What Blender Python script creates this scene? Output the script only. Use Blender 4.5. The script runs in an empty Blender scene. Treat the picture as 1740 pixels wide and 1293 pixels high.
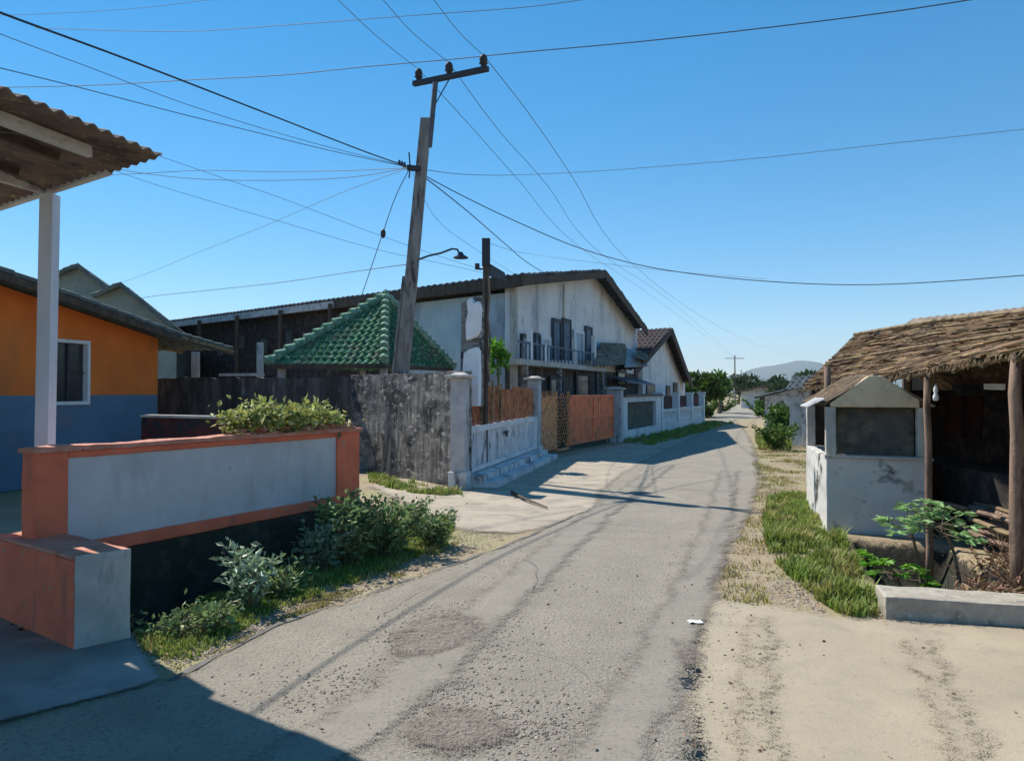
import bpy, math, random
from mathutils import Vector as V, noise as NZ
R = math.radians
sc = bpy.context.scene
COL = sc.collection
# ------------------------------------------------------------------ camera, sky, sun, exposure
F = 1300.0; CX = 870.0; CY = 646.5; TH = math.atan(18.5/F); CZ = 1.6
cd = bpy.data.cameras.new('camera'); cam = bpy.data.objects.new('camera', cd); COL.objects.link(cam)
cam.location = (0, 0, CZ); cam.rotation_euler = (R(90)+TH, 0, 0)
cd.lens = F/1740*36; cd.sensor_width = 36; cd.clip_start = 0.05; cd.clip_end = 30000
sc.camera = cam
SUN_AZ, SUN_EL = -47.0, 50.0          # azimuth measured from +Y, negative = left
w = bpy.data.worlds.new('World'); sc.world = w; w.use_nodes = True
nt = w.node_tree; bg = nt.nodes['Background']
sky = nt.nodes.new('ShaderNodeTexSky'); sky.sky_type = 'NISHITA'; sky.sun_disc = False
sky.sun_elevation = R(SUN_EL); sky.sun_rotation = R(SUN_AZ)
sky.altitude = 2600; sky.air_density = 1.15; sky.dust_density = 0.0; sky.ozone_density = 2.6
hs_ = nt.nodes.new('ShaderNodeHueSaturation'); hs_.inputs['Saturation'].default_value = 1.58; hs_.inputs['Hue'].default_value = 0.493
gm_ = nt.nodes.new('ShaderNodeGamma'); gm_.inputs[1].default_value = 0.76
nt.links.new(sky.outputs[0], gm_.inputs[0]); nt.links.new(gm_.outputs[0], hs_.inputs['Color']); nt.links.new(hs_.outputs[0], bg.inputs[0]); bg.inputs[1].default_value = 0.15
sl = bpy.data.lights.new('sun', 'SUN'); sl.energy = 4.2; sl.angle = R(0.5); sl.color = (1, .95, .86)
so = bpy.data.objects.new('sun', sl); COL.objects.link(so)
sd = V((math.sin(R(SUN_AZ))*math.cos(R(SUN_EL)), math.cos(R(SUN_AZ))*math.cos(R(SUN_EL)), math.sin(R(SUN_EL))))
so.rotation_euler = sd.to_track_quat('Z', 'Y').to_euler(); so.location = sd*60
vs = sc.view_settings; vs.view_transform = 'Standard'; vs.look = 'None'; vs.gamma = 1; vs.exposure = 0.68
vs.use_curve_mapping = False

# ------------------------------------------------------------------ projection helpers (pixels of the photo -> places in the world)
def ray(px, py):
    a = (px-CX)/F; b = (CY-py)/F
    return V((a, math.cos(TH)-b*math.sin(TH), math.sin(TH)+b*math.cos(TH)))
O = V((0, 0, CZ))
def at(px, py, d):
    r = ray(px, py); return O + r*(d/r.y)
def gr(px, py, z=0.0):
    r = ray(px, py); return O + r*((z-CZ)/r.z)
def az(a): return V((math.sin(R(a)), math.cos(R(a)), 0))
def pl(px, py, P, a):                     # hit with the vertical plane through P running along azimuth a
    n = V((math.cos(R(a)), -math.sin(R(a)), 0)); r = ray(px, py)
    return O + r*((V(P)-O).dot(n)/r.dot(n))
Z = V((0, 0, 1))
def P3(x, y, z=0.0): return V((x, y, z))

# ------------------------------------------------------------------ mesh + object helpers
WL = {}
class MB:
    def __init__(s): s.v = []; s.f = []; s.smooth = False
    def add(s, vs, fs):
        n = len(s.v); s.v += [V(p) for p in vs]; s.f += [tuple(i+n for i in f) for f in fs]; return s
    def hexa(s, a, b):                    # two quads (lists of 4) bottom, top
        return s.add(list(a)+list(b), [(3,2,1,0),(4,5,6,7),(0,1,5,4),(1,2,6,5),(2,3,7,6),(3,0,4,7)])
    def slab(s, A, B, z0, z1, off0, off1, zb=None):   # wall piece from A to B (ground pts), thickness from off0 to off1 to the left normal
        A = V(A); B = V(B); d = (B-A); d.z = 0; d.normalize(); n = V((-d.y, d.x, 0))
        q = [A+n*off0, B+n*off0, B+n*off1, A+n*off1]
        zz0 = z0 if isinstance(z0, (tuple, list)) else (z0, z0); zz1 = z1 if isinstance(z1, (tuple, list)) else (z1, z1)
        lo = [V((p.x, p.y, zz0[i])) for p, i in zip(q, (0,1,1,0))]
        hi = [V((p.x, p.y, zz1[i])) for p, i in zip(q, (0,1,1,0))]
        return s.hexa(lo, hi)
    def post(s, P, wx, wy, z0, z1, a=0, top=None):
        P = V(P); u = az(a+90)*wx/2; v = az(a)*wy/2; k = 1 if top is None else top
        lo = [P-u-v, P+u-v, P+u+v, P-u+v]; hi = [P+(-u-v)*k, P+(u-v)*k, P+(u+v)*k, P+(-u+v)*k]
        return s.hexa([V((p.x,p.y,z0)) for p in lo], [V((p.x,p.y,z1)) for p in hi])
    def beam(s, A, B, w, h, up=Z):
        A = V(A); B = V(B); d = (B-A).normalized(); x = d.cross(up).normalized()*w/2; y = x.cross(d).normalized()*h/2
        return s.hexa([A-x-y, B-x-y, B+x-y, A+x-y], [A-x+y, B-x+y, B+x+y, A+x+y])
    def tube(s, pts, r, n=6, cap=True):
        pts = [V(p) for p in pts]; m = len(pts); vs = []
        up = V((0.02, 0.03, 1)).normalized()
        for i, p in enumerate(pts):
            d = (pts[min(i+1, m-1)]-pts[max(i-1, 0)]).normalized()
            u_ = up if abs(d.dot(up)) < .97 else V((1, .1, 0))
            x = d.cross(u_).normalized(); y = x.cross(d); rr = r[i] if isinstance(r, (list, tuple)) else r
            vs += [p+(x*math.cos(k*2*math.pi/n)+y*math.sin(k*2*math.pi/n))*rr for k in range(n)]
        fs = [(i*n+k, i*n+(k+1)%n, (i+1)*n+(k+1)%n, (i+1)*n+k) for i in range(m-1) for k in range(n)]
        if cap: fs += [tuple(range(n-1, -1, -1)), tuple((m-1)*n+k for k in range(n))]
        return s.add(vs, fs)
    def poly(s, pts, n):                  # prism of polygon pts with thickness vector n
        pts = [V(p) for p in pts]; m = len(pts); n = V(n)
        return s.add(pts+[p+n for p in pts], [tuple(range(m-1, -1, -1)), tuple(range(m, 2*m))]+[(i, (i+1)%m, (i+1)%m+m, i+m) for i in range(m)])
    def sheet(s, P0, P1, P2, P3_, period=.2, amp=.02, rows=0, step=.02, thick=.012, spp=6):
        # roofing sheet: P0-P1 eave, P3-P2 ridge; waves across, tile courses up the slope
        P0, P1, P2, P3_ = map(V, (P0, P1, P2, P3_)); e = (P1-P0).normalized()
        L = max((P1-P0).length, (P2-P3_).length); nu = max(2, int(L/period*spp)); nv = max(1, rows*2)
        nrm = (P1-P0).cross(P3_-P0)
        if nrm.length < 1e-6: nrm = (P1-P0).cross(P2-P0)
        nrm.normalize()
        if nrm.z < 0: nrm = -nrm
        top = []; bot = []
        for j in range(nv+1):
            if rows:
                k = j//2; t = (k + (0.97 if j % 2 else 0.0))/rows; lift = step*(1-(t*rows-k)) if j < nv else 0
                t = min(t, 1)
            else: t = j/nv; lift = 0
            a = P0.lerp(P3_, t); b = P1.lerp(P2, t)
            for i in range(nu+1):
                p = a.lerp(b, i/nu); ph = (p-P0).dot(e)
                q = p + nrm*(amp*math.sin(ph*2*math.pi/period)+lift + .4*amp*NZ.noise(p*2.0))
                top.append(q); bot.append(q-nrm*thick)
        n = len(top); W = nu+1; fs = []
        for j in range(nv):
            for i in range(nu):
                a = j*W+i; fs.append((a, a+1, a+W+1, a+W)); fs.append((n+a+W, n+a+W+1, n+a+1, n+a))
        for i in range(nu):
            fs.append((i+1, i, n+i, n+i+1)); a = nv*W+i; fs.append((a, a+1, n+a+1, n+a))
        for j in range(nv):
            a = j*W; fs.append((a, a+W, n+a+W, n+a)); a = j*W+nu; fs.append((a+W, a, n+a, n+a+W))
        return s.add(top+bot, fs)
    def leaves(s, c, rad, n, size, rng, up=.35, asp=.5, shell=.5):
        c = V(c)
        for _ in range(n):
            d = V((rng.gauss(0,1), rng.gauss(0,1), rng.gauss(0,1))).normalized()
            k = (shell + (1-shell)*rng.random())*(.75+.5*abs(NZ.noise(d*2.3+c)))
            p = c + V((d.x*rad[0], d.y*rad[1], d.z*rad[2]))*k
            s.leaf(p, (d+V((rng.gauss(0,.6), rng.gauss(0,.6), rng.gauss(0,.5)+up))).normalized(), size*rng.uniform(.6, 1.3), asp, rng)
        return s
    def leaf(s, p, d, L, asp, rng):
        q = V((rng.gauss(0,1), rng.gauss(0,1), rng.gauss(0,1))); x = d.cross(q)
        if x.length < 1e-3: x = V((1,0,0))
        x.normalize(); nn = d.cross(x)*L*.12
        w_ = x*L*asp*.5
        s.add([p, p+d*L*.45+w_+nn, p+d*L, p+d*L*.45-w_+nn, p+d*L*.45], [(0,1,4),(1,2,4),(0,4,3),(4,2,3)])
    def build(s, name, mat, parent=None, smooth=False):
        off = WL[parent.name] if parent else V((0,0,0))
        me = bpy.data.meshes.new(name); me.from_pydata([tuple(p-off) for p in s.v], [], s.f); me.update()
        me.materials.append(mat)
        if smooth or s.smooth: me.polygons.foreach_set('use_smooth', [True]*len(me.polygons))
        o = bpy.data.objects.new(name, me); COL.objects.link(o)
        if parent: o.parent = parent; WL[o.name] = off
        else: WL[o.name] = V((0,0,0))
        return o
def tag(o, label, cat, group=None, kind=None):
    if label: o['label'] = label
    if cat: o['category'] = cat
    if group: o['group'] = group
    if kind: o['kind'] = kind
    return o
def thing(name, loc, label, cat, group=None):
    o = bpy.data.objects.new(name, None); COL.objects.link(o); o.location = loc; o.empty_display_size = .2
    WL[o.name] = V(loc); return tag(o, label, cat, group)

# ------------------------------------------------------------------ materials
def srgb(r, g, b):
    f = lambda c: (c/255/12.92 if c/255 <= .04045 else ((c/255+.055)/1.055)**2.4)
    return (f(r), f(g), f(b))
def pm(name, c1, c2, scale=3, thr=(.4, .6), st=(1,1,1), c3=None, s3=2, thr3=(.5,.6), st3=(1,1,1), rough=.85, bump=.3, bs=40, bd=.01,
       metal=0, trans=0, c4=None, s4=60, thr4=(.6,.7), island=0, st4=(1,1,1), spec=.3, edge=None, ditch_shade=None):
    m = bpy.data.materials.new(name); m.use_nodes = True; t = m.node_tree; N = t.nodes; Lk = t.links
    b = N['Principled BSDF']; b.inputs['Roughness'].default_value = rough; b.inputs['Metallic'].default_value = metal
    b.inputs['Specular IOR Level'].default_value = spec
    geo = N.new('ShaderNodeNewGeometry')
    def noi(scale, st, thr, detail=8):
        mp = N.new('ShaderNodeMapping'); mp.inputs['Scale'].default_value = st; Lk.new(geo.outputs['Position'], mp.inputs[0])
        n = N.new('ShaderNodeTexNoise'); n.inputs['Scale'].default_value = scale; n.inputs['Detail'].default_value = detail; n.inputs['Roughness'].default_value = .62
        Lk.new(mp.outputs[0], n.inputs['Vector'])
        mr = N.new('ShaderNodeMapRange'); mr.inputs[1].default_value = thr[0]; mr.inputs[2].default_value = thr[1]
        Lk.new(n.outputs['Fac'], mr.inputs[0]); return mr.outputs[0], n.outputs['Fac']
    def mix(fac, a, b_):
        x = N.new('ShaderNodeMix'); x.data_type = 'RGBA'; Lk.new(fac, x.inputs[0])
        for i, c in ((6, a), (7, b_)):
            if isinstance(c, tuple): x.inputs[i].default_value = (*c[:3], 1)
            else: Lk.new(c, x.inputs[i])
        return x.outputs[2]
    f, _ = noi(scale, st, thr); col = mix(f, c1, c2)
    if c3: f3, _ = noi(s3, st3, thr3); col = mix(f3, col, c3)
    if c4: f4, _ = noi(s4, st4, thr4, 4); col = mix(f4, col, c4)
    if island:
        hs = N.new('ShaderNodeHueSaturation'); Lk.new(col, hs.inputs['Color'])
        mr = N.new('ShaderNodeMapRange'); mr.inputs[3].default_value = 1-island; mr.inputs[4].default_value = 1+island
        Lk.new(geo.outputs['Random Per Island'], mr.inputs[0]); Lk.new(mr.outputs[0], hs.inputs['Value']); col = hs.outputs[0]
        mr2 = N.new('ShaderNodeMapRange'); mr2.inputs[3].default_value = .5-.04*island; mr2.inputs[4].default_value = .5+.04*island
        ml = N.new('ShaderNodeMath'); ml.operation = 'FRACT'; m5 = N.new('ShaderNodeMath'); m5.operation = 'MULTIPLY'; m5.inputs[1].default_value = 17.3
        Lk.new(geo.outputs['Random Per Island'], m5.inputs[0]); Lk.new(m5.outputs[0], ml.inputs[0]); Lk.new(ml.outputs[0], mr2.inputs[0]); Lk.new(mr2.outputs[0], hs.inputs['Hue'])
    if ditch_shade:                               # ditch recesses painted darker with depth, standing in for shade
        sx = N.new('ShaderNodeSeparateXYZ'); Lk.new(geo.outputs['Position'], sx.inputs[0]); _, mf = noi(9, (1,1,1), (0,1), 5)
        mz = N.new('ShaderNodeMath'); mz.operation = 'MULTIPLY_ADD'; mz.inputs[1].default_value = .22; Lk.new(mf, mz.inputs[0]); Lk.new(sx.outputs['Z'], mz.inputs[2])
        mm = N.new('ShaderNodeMapRange'); mm.inputs[1].default_value = .075; mm.inputs[2].default_value = .03; Lk.new(mz.outputs[0], mm.inputs[0]); col = mix(mm.outputs[0], col, ditch_shade)
    Lk.new(col, b.inputs['Base Color'])
    if bump:
        _, bf = noi(bs, (1,1,1), (0,1), 6)
        bn = N.new('ShaderNodeBump'); bn.inputs['Strength'].default_value = bump; bn.inputs['Distance'].default_value = bd
        Lk.new(bf, bn.inputs['Height']); Lk.new(bn.outputs[0], b.inputs['Normal'])
    if edge:                              # worn edge: the sheet thins out to the ground beneath
        at_ = N.new('ShaderNodeAttribute'); at_.attribute_name = 'edge'
        _, e1 = noi(2.2, (1,1,1), (0,1), 9); _, e2 = noi(26, (1,1,1), (0,1), 4); _, e3 = noi(150, (1,1,1), (0,1), 3)
        ma = N.new('ShaderNodeMath'); ma.operation = 'MULTIPLY_ADD'; ma.inputs[1].default_value = edge[0]; Lk.new(e1, ma.inputs[0]); Lk.new(at_.outputs['Fac'], ma.inputs[2])
        mb = N.new('ShaderNodeMath'); mb.operation = 'MULTIPLY_ADD'; mb.inputs[1].default_value = edge[0]*.5; Lk.new(e2, mb.inputs[0]); Lk.new(ma.outputs[0], mb.inputs[2])
        mc = N.new('ShaderNodeMath'); mc.operation = 'MULTIPLY_ADD'; mc.inputs[1].default_value = edge[0]*1.2; Lk.new(e3, mc.inputs[0]); Lk.new(mb.outputs[0], mc.inputs[2])
        mr = N.new('ShaderNodeMapRange'); mr.inputs[1].default_value = edge[0]*1.35-edge[1]; mr.inputs[2].default_value = edge[0]*1.35+edge[1]; Lk.new(mc.outputs[0], mr.inputs[0]); Lk.new(mr.outputs[0], b.inputs['Alpha'])
    if trans:
        tr = N.new('ShaderNodeBsdfTranslucent'); Lk.new(col, tr.inputs[0]); ms = N.new('ShaderNodeMixShader'); ms.inputs[0].default_value = trans
        Lk.new(b.outputs[0], ms.inputs[1]); Lk.new(tr.outputs[0], ms.inputs[2]); Lk.new(ms.outputs[0], N['Material Output'].inputs[0])
    return m
M = {}
M['dirt'] = pm('dirt', (.36,.28,.18), (.27,.20,.12), 1.2, (.35,.65), c3=(.30,.27,.13), s3=.8, thr3=(.5,.6), c4=(.50,.42,.31), s4=45, thr4=(.57,.66), bump=.7, bs=60, bd=.02, ditch_shade=(.04,.036,.025))
M['drive'] = pm('drive', (.41,.34,.24), (.345,.285,.205), 1.1, (.36,.64), c3=(.315,.265,.20), s3=2.4, thr3=(.5,.68), c4=(.30,.25,.19), s4=24, thr4=(.6,.7), bump=.45, bs=45, bd=.01, edge=(.38,.03))
M['asphalt'] = pm('asphalt', (.325,.285,.225), (.275,.24,.19), 2.2, (.36,.64), c3=(.355,.31,.24), s3=.9, thr3=(.50,.68), st3=(1.2,.6,1), c4=(.20,.185,.16), s4=46, thr4=(.55,.62), bump=1, bs=55, bd=.02, edge=(.40,.025))
M['track'] = pm('track', (.27,.238,.19), (.24,.212,.17), 3, c4=(.19,.172,.148), s4=46, thr4=(.55,.62), bump=.5, bs=45, edge=(.32,.03))
M['rough_patch'] = pm('rough_patch', (.285,.235,.185), (.24,.198,.158), 14, c3=(.34,.295,.24), s3=30, thr3=(.52,.62), c4=(.11,.09,.075), s4=28, thr4=(.58,.66), bump=1, bs=28, bd=.05, edge=(.34,.03))
M['drive_track'] = pm('drive_track', (.345,.285,.205), (.37,.305,.22), 5, bump=.4, edge=(.32,.03))
M['seam'] = pm('seam', (.12,.11,.10), (.17,.155,.135), 8, bump=.8)
M['gravel'] = pm('gravel', (.36,.30,.24), (.27,.22,.18), 14, bump=.5, island=.45)
M['pave'] = pm('pave', (.42,.35,.27), (.34,.285,.22), 1.5, c3=(.26,.22,.175), s3=2.5, thr3=(.52,.66), bump=.5, bs=30, edge=(.45,.03))
M['apron'] = pm('apron', (.27,.26,.23), (.20,.19,.175), 1.3, c3=(.33,.31,.28), s3=.8, bump=.3, edge=(.08,.02))
M['orange'] = pm('orange', (.80,.19,.095), (.68,.155,.08), 3, c3=(.36,.13,.09), s3=3, thr3=(.56,.76), st3=(1.6,1.6,.35), c4=(.42,.26,.20), s4=13, thr4=(.64,.68), bump=.5, bs=18, rough=.75)
M['orange_top'] = pm('orange_top', (.62,.28,.20), (.5,.2,.13), 6, bump=.2)
M['panel_grey'] = pm('panel_grey', (.60,.57,.565), (.52,.49,.49), 1.6, c3=(.40,.38,.375), s3=2.2, thr3=(.54,.76), st3=(1.6,1.6,.4), c4=(.46,.44,.42), s4=9, thr4=(.62,.72), bump=.4, bs=18, rough=.75)
M['kerb'] = pm('kerb', (.42,.38,.31), (.33,.29,.24), 5, c3=(.20,.17,.14), s3=6, thr3=(.54,.7), c4=(.5,.46,.4), s4=25, thr4=(.6,.7), bump=.7, bs=25)
M['pale_cement'] = pm('pale_cement', (.50,.47,.42), (.40,.38,.34), 4, c3=(.28,.26,.24), s3=5, thr3=(.55,.7), st3=(1.5,1.5,.5), bump=.4)
M['mossy'] = pm('mossy', (.035,.04,.03), (.02,.03,.015), 4, c3=(.06,.055,.04), s3=6, bump=.6)  # moss on the wall base; doubles as painted shade deep in the ditches
M['conc_wall'] = pm('conc_wall', (.27,.25,.225), (.13,.12,.118), 3.5, (.42,.58), st=(.5,.5,1), c3=(.04,.04,.042), s3=3.0, thr3=(.49,.60), st3=(.5,.5,.9), c4=(.42,.39,.36), s4=11, thr4=(.57,.64), st4=(.5,.5,1), bump=.7, bs=25, bd=.02)
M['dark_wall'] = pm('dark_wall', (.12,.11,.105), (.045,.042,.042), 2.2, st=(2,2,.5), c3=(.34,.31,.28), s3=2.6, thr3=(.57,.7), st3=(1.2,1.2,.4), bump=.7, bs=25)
M['cap'] = pm('cap', (.55,.50,.45), (.40,.37,.34), 6, bump=.4)
M['post_white'] = pm('post_white', (.52,.50,.50), (.40,.39,.40), 4, c3=(.14,.13,.13), s3=5, thr3=(.55,.68), st3=(1,1,.35), bump=.5)
M['plaster'] = pm('plaster', (.74,.73,.71), (.62,.62,.63), 1.0, c3=(.32,.33,.35), s3=1.1, thr3=(.53,.72), st3=(1.2,1.2,.3), c4=(.20,.21,.22), s4=3.5, thr4=(.62,.72), st4=(1,1,.35), bump=.25)
M['plaster_blue_shade'] = pm('plaster_blue_shade', (.46,.53,.58), (.38,.45,.51), 1.2, c3=(.22,.24,.27), s3=1.4, thr3=(.54,.72), st3=(1.2,1.2,.3), bump=.25)  # white plaster with its bluish shade put into the colour; also blue-grey window panels
M['dirty_white'] = pm('dirty_white', (.68,.67,.66), (.52,.52,.52), 3, c3=(.12,.12,.13), s3=4, thr3=(.53,.66), st3=(1,1,.5), bump=.4)
M['rust_sheet'] = pm('rust_sheet', (.38,.12,.05), (.48,.23,.11), 5, st=(2,2,.6), c3=(.12,.05,.035), s3=6, thr3=(.5,.68), bump=.3, rough=.75)
M['gate'] = pm('gate', (.90,.22,.085), (.78,.18,.075), 3, c3=(.42,.15,.08), s3=3, thr3=(.52,.7), bump=.2, rough=.6)
M['gate_rust'] = pm('gate_rust', (.80,.33,.12), (.62,.27,.13), 8, c3=(.28,.14,.09), s3=9, thr3=(.5,.6), bump=.4)
M['roof_dark'] = pm('roof_dark', (.075,.09,.10), (.045,.05,.055), 3, c3=(.16,.18,.19), s3=5, thr3=(.56,.7), bump=.4)
M['tile_grey'] = pm('tile_grey', (.11,.14,.14), (.08,.10,.10), 3, c3=(.19,.23,.22), s3=6, thr3=(.55,.7), bump=.4)
M['gable_green'] = pm('gable_green', (.23,.27,.25), (.18,.22,.21), 3, bump=.3)
M['tile_green'] = pm('tile_green', (.05,.17,.085), (.03,.10,.055), 7, (.42,.58), c3=(.11,.12,.08), s3=2.6, thr3=(.52,.66), c4=(.40,.50,.42), s4=15, thr4=(.58,.66), bump=.5, rough=.85, spec=.12)
M['ridge_green'] = pm('ridge_green', (.26,.38,.29), (.09,.20,.12), 9, bump=.3, rough=.85, spec=.12)
M['tile_red'] = pm('tile_red', (.085,.055,.045), (.055,.038,.035), 4, c3=(.04,.035,.035), s3=3, thr3=(.48,.6), bump=.4)
M['tile_brown'] = pm('tile_brown', (.20,.15,.12), (.15,.115,.095), 5, c3=(.09,.075,.065), s3=4, thr3=(.5,.65), c4=(.32,.24,.13), s4=12, thr4=(.58,.7), bump=.5)
M['old_tile'] = pm('old_tile', (.20,.135,.08), (.13,.09,.055), 4, st=(.5,2,2), c3=(.06,.042,.03), s3=3.6, thr3=(.48,.6), st3=(.5,1.6,1.6), c4=(.38,.27,.15), s4=10, thr4=(.57,.68), bump=.6, bs=30, bd=.02)
M['pale_sheet'] = pm('pale_sheet', (.55,.56,.56), (.38,.38,.38), 4, c3=(.20,.17,.15), s3=5, thr3=(.55,.68), bump=.3)
M['rust_roof'] = pm('rust_roof', (.34,.27,.20), (.22,.17,.13), 4, c3=(.12,.08,.06), s3=4, thr3=(.52,.66), bump=.4)
M['wood_white'] = pm('wood_white', (.55,.55,.54), (.45,.45,.45), 5, c3=(.25,.22,.2), s3=4, thr3=(.58,.7), st3=(1,1,3), bump=.2)
M['post_paint'] = pm('post_paint', (.66,.66,.70), (.56,.57,.62), 3, st=(1,1,.4), c3=(.34,.33,.33), s3=4, thr3=(.6,.75), bump=.15, rough=.6)
M['wood_dark'] = pm('wood_dark', (.10,.075,.055), (.06,.045,.035), 5, st=(2,2,.5), bump=.5)
M['thatch'] = pm('thatch', (.25,.165,.09), (.17,.115,.07), 3, c3=(.10,.07,.045), s3=2.5, thr3=(.52,.64), bump=0, island=.55, rough=.9)
M['near_black'] = pm('near_black', (.035,.03,.028), (.02,.018,.018), 5, c3=(.07,.05,.04), s3=6, bump=.4)  # near-black base colour, darker than wood_dark
M['wood'] = pm('wood', (.30,.20,.14), (.19,.125,.09), 6, st=(3,3,.35), c3=(.09,.06,.05), s3=6, thr3=(.5,.62), st3=(2,2,.4), bump=.7)
M['bamboo'] = pm('bamboo', (.30,.22,.12), (.20,.14,.08), 6, c3=(.09,.065,.04), s3=8, thr3=(.5,.62), bump=.4)
M['house_orange'] = pm('house_orange', (.84,.205,.035), (.72,.17,.03), 1.2, c3=(.50,.17,.05), s3=1.3, thr3=(.52,.75), st3=(1,1,.5), bump=.25)
M['house_blue'] = pm('house_blue', (.13,.215,.30), (.11,.18,.26), 2, c3=(.18,.20,.23), s3=2, thr3=(.54,.7), bump=.25)
M['glass_dark'] = pm('glass_dark', (.03,.032,.038), (.045,.04,.04), 2, bump=0, rough=.25, spec=.5)
M['blue_paint'] = pm('blue_paint', (.07,.12,.18), (.10,.15,.20), 3, c3=(.05,.07,.10), s3=4, bump=.2, rough=.6)
M['black_metal'] = pm('black_metal', (.03,.035,.045), (.045,.045,.05), 6, bump=.1, rough=.6)
M['pole'] = pm('pole', (.28,.265,.25), (.18,.17,.165), 4, st=(2,2,.4), c3=(.07,.065,.06), s3=5, thr3=(.52,.64), st3=(2,2,.5), bump=.5)
M['pole_lead'] = pm('pole_lead', (.10,.12,.14), (.07,.08,.10), 4, bump=.2)
M['wire'] = pm('wire', (.03,.04,.06), (.04,.05,.07), 2, bump=0, rough=.7)
M['wire_pale'] = pm('wire_pale', (.10,.15,.22), (.13,.18,.25), 2, bump=0, rough=.7)
M['grass'] = pm('grass_mat', (.19,.28,.05), (.28,.31,.08), 2.5, (.35,.65), c3=(.42,.36,.14), s3=2.5, thr3=(.52,.64), bump=0, trans=.35, island=.4, rough=.6)
M['grass_dry'] = pm('grass_dry', (.40,.33,.14), (.28,.27,.08), 2.5, (.35,.65), bump=0, trans=.3, island=.4, rough=.7)
M['weed'] = pm('weed', (.16,.24,.09), (.24,.33,.13), 6, (.35,.65), c3=(.20,.19,.12), s3=5, thr3=(.55,.68), bump=0, trans=.3, island=.55, rough=.5)
M['weed_blue'] = pm('weed_blue', (.32,.42,.30), (.22,.31,.18), 6, bump=0, trans=.3, island=.5, rough=.45)
M['leaf_yellow'] = pm('leaf_yellow', (.44,.44,.12), (.20,.26,.07), 9, (.4,.6), c3=(.62,.56,.36), s3=10, thr3=(.55,.65), bump=0, trans=.35, island=.5, rough=.5)
M['leaf_bright'] = pm('leaf_bright', (.16,.36,.03), (.09,.22,.02), 4, bump=0, trans=.45, island=.45, rough=.45)
M['leaf_tree'] = pm('leaf_tree', (.08,.16,.025), (.05,.10,.02), .8, c3=(.15,.22,.04), s3=1, thr3=(.52,.65), bump=0, trans=.35, island=.45, rough=.55)
M['leaf_far'] = pm('leaf_far', (.06,.10,.035), (.04,.07,.03), .2, bump=0, trans=.2, island=.4)
M['papaya'] = pm('papaya', (.34,.50,.22), (.24,.40,.15), 6, bump=0, trans=.35, island=.35, rough=.45)
M['dry_leaf'] = pm('dry_leaf', (.36,.24,.15), (.24,.15,.10), 8, bump=0, island=.5, trans=.15)
M['bark'] = pm('bark', (.20,.15,.10), (.12,.09,.06), 8, bump=.6)
M['litter'] = pm('litter', (.80,.80,.80), (.72,.72,.74), 5, bump=.2)
M['stone'] = pm('stone', (.10,.09,.085), (.16,.14,.12), 9, bump=.5)
M['terracotta'] = pm('terracotta', (.52,.25,.18), (.42,.18,.12), 8, bump=.3)
M['white'] = pm('white_paint', (.75,.75,.74), (.68,.68,.68), 5, c3=(.4,.4,.4), s3=5, thr3=(.62,.75), bump=.1)
M['kiosk'] = pm('kiosk', (.60,.585,.55), (.52,.505,.48), 1.8, c3=(.055,.05,.045), s3=2.0, thr3=(.57,.66), st3=(1,1,1.4), c4=(.34,.32,.28), s4=5, thr4=(.6,.7), bump=.4)
M['kiosk_gable'] = pm('kiosk_gable', (.66,.52,.34), (.56,.44,.29), 4, c3=(.28,.23,.17), s3=6, thr3=(.56,.7), bump=.5)
M['hill'] = pm('hill', (.06,.09,.05), (.08,.10,.06), .002, bump=0)
M['cloth_red'] = pm('cloth_red', (.08,.022,.02), (.05,.02,.02), 5, bump=.3)
M['maroon'] = pm('maroon', (.10,.03,.03), (.06,.022,.022), 3, c3=(.03,.03,.035), s3=4, bump=.3)
M['mesh_panel'] = pm('mesh_panel', (.10,.095,.08), (.065,.065,.055), 6, c3=(.15,.14,.10), s3=5, thr3=(.52,.64), bump=.4)

rng = random.Random(7)
def inpoly(x, y, P):
    c = False; n = len(P)
    for i in range(n):
        x1, y1 = P[i][:2]; x2, y2 = P[(i+1) % n][:2]
        if (y1 > y) != (y2 > y) and x < (x2-x1)*(y-y1)/(y2-y1)+x1: c = not c
    return c
def edist(x, y, P):
    best = 9e9; n = len(P)
    for i in range(n):
        x1, y1 = P[i][:2]; x2, y2 = P[(i+1) % n][:2]; dx, dy = x2-x1, y2-y1
        t = max(0, min(1, ((x-x1)*dx+(y-y1)*dy)/(dx*dx+dy*dy+1e-12)))
        best = min(best, math.hypot(x-x1-t*dx, y-y1-t*dy))
    return best

# ------------------------------------------------------------------ ground
LW0 = P3(-3.30, 5.30); LW1 = P3(-1.66, 8.35)       # low orange wall
DITCH_L = [(-2.62,4.98),(-2.42,5.42),(-2.1,6.6),(-1.62,8.55),(-1.55,8.85),(-1.75,8.8),(-1.9,8.3),(-3.35,5.3),(-3.1,5.2)]
DITCH_R = [(3.72,8.5),(4.6,8.0),(4.3,7.0),(4.0,6.35),(3.3,5.95),(2.95,6.0),(3.1,6.7)]
def gh(x, y):
    z = 0.0
    for P, dep in ((DITCH_L, .75), (DITCH_R, .5)):
        if inpoly(x, y, P): k_ = min(1, edist(x, y, P)/.22); z -= dep*k_*k_*(3-2*k_)
    if z == 0 and -12 < x < 14 and 2 < y < 60:
        z = -.012 + .012*NZ.noise(V((x*1.5, y*1.5, 0)))
    return z
def axis(lo, hi, st, far):
    a = []; x = lo; s = st
    while x > -far: a.append(x); s *= 1.35; x -= s
    a.reverse(); x = lo+st
    while x < hi: a.append(x); x += st
    s = st
    while x < far: a.append(x); s *= 1.35; x += s
    a.append(far); a.insert(0, -far); return a
xs = axis(-5, 6, .06, 9000); ys = axis(3.2, 12, .06, 9000)
g = MB(); W = len(xs)
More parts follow.
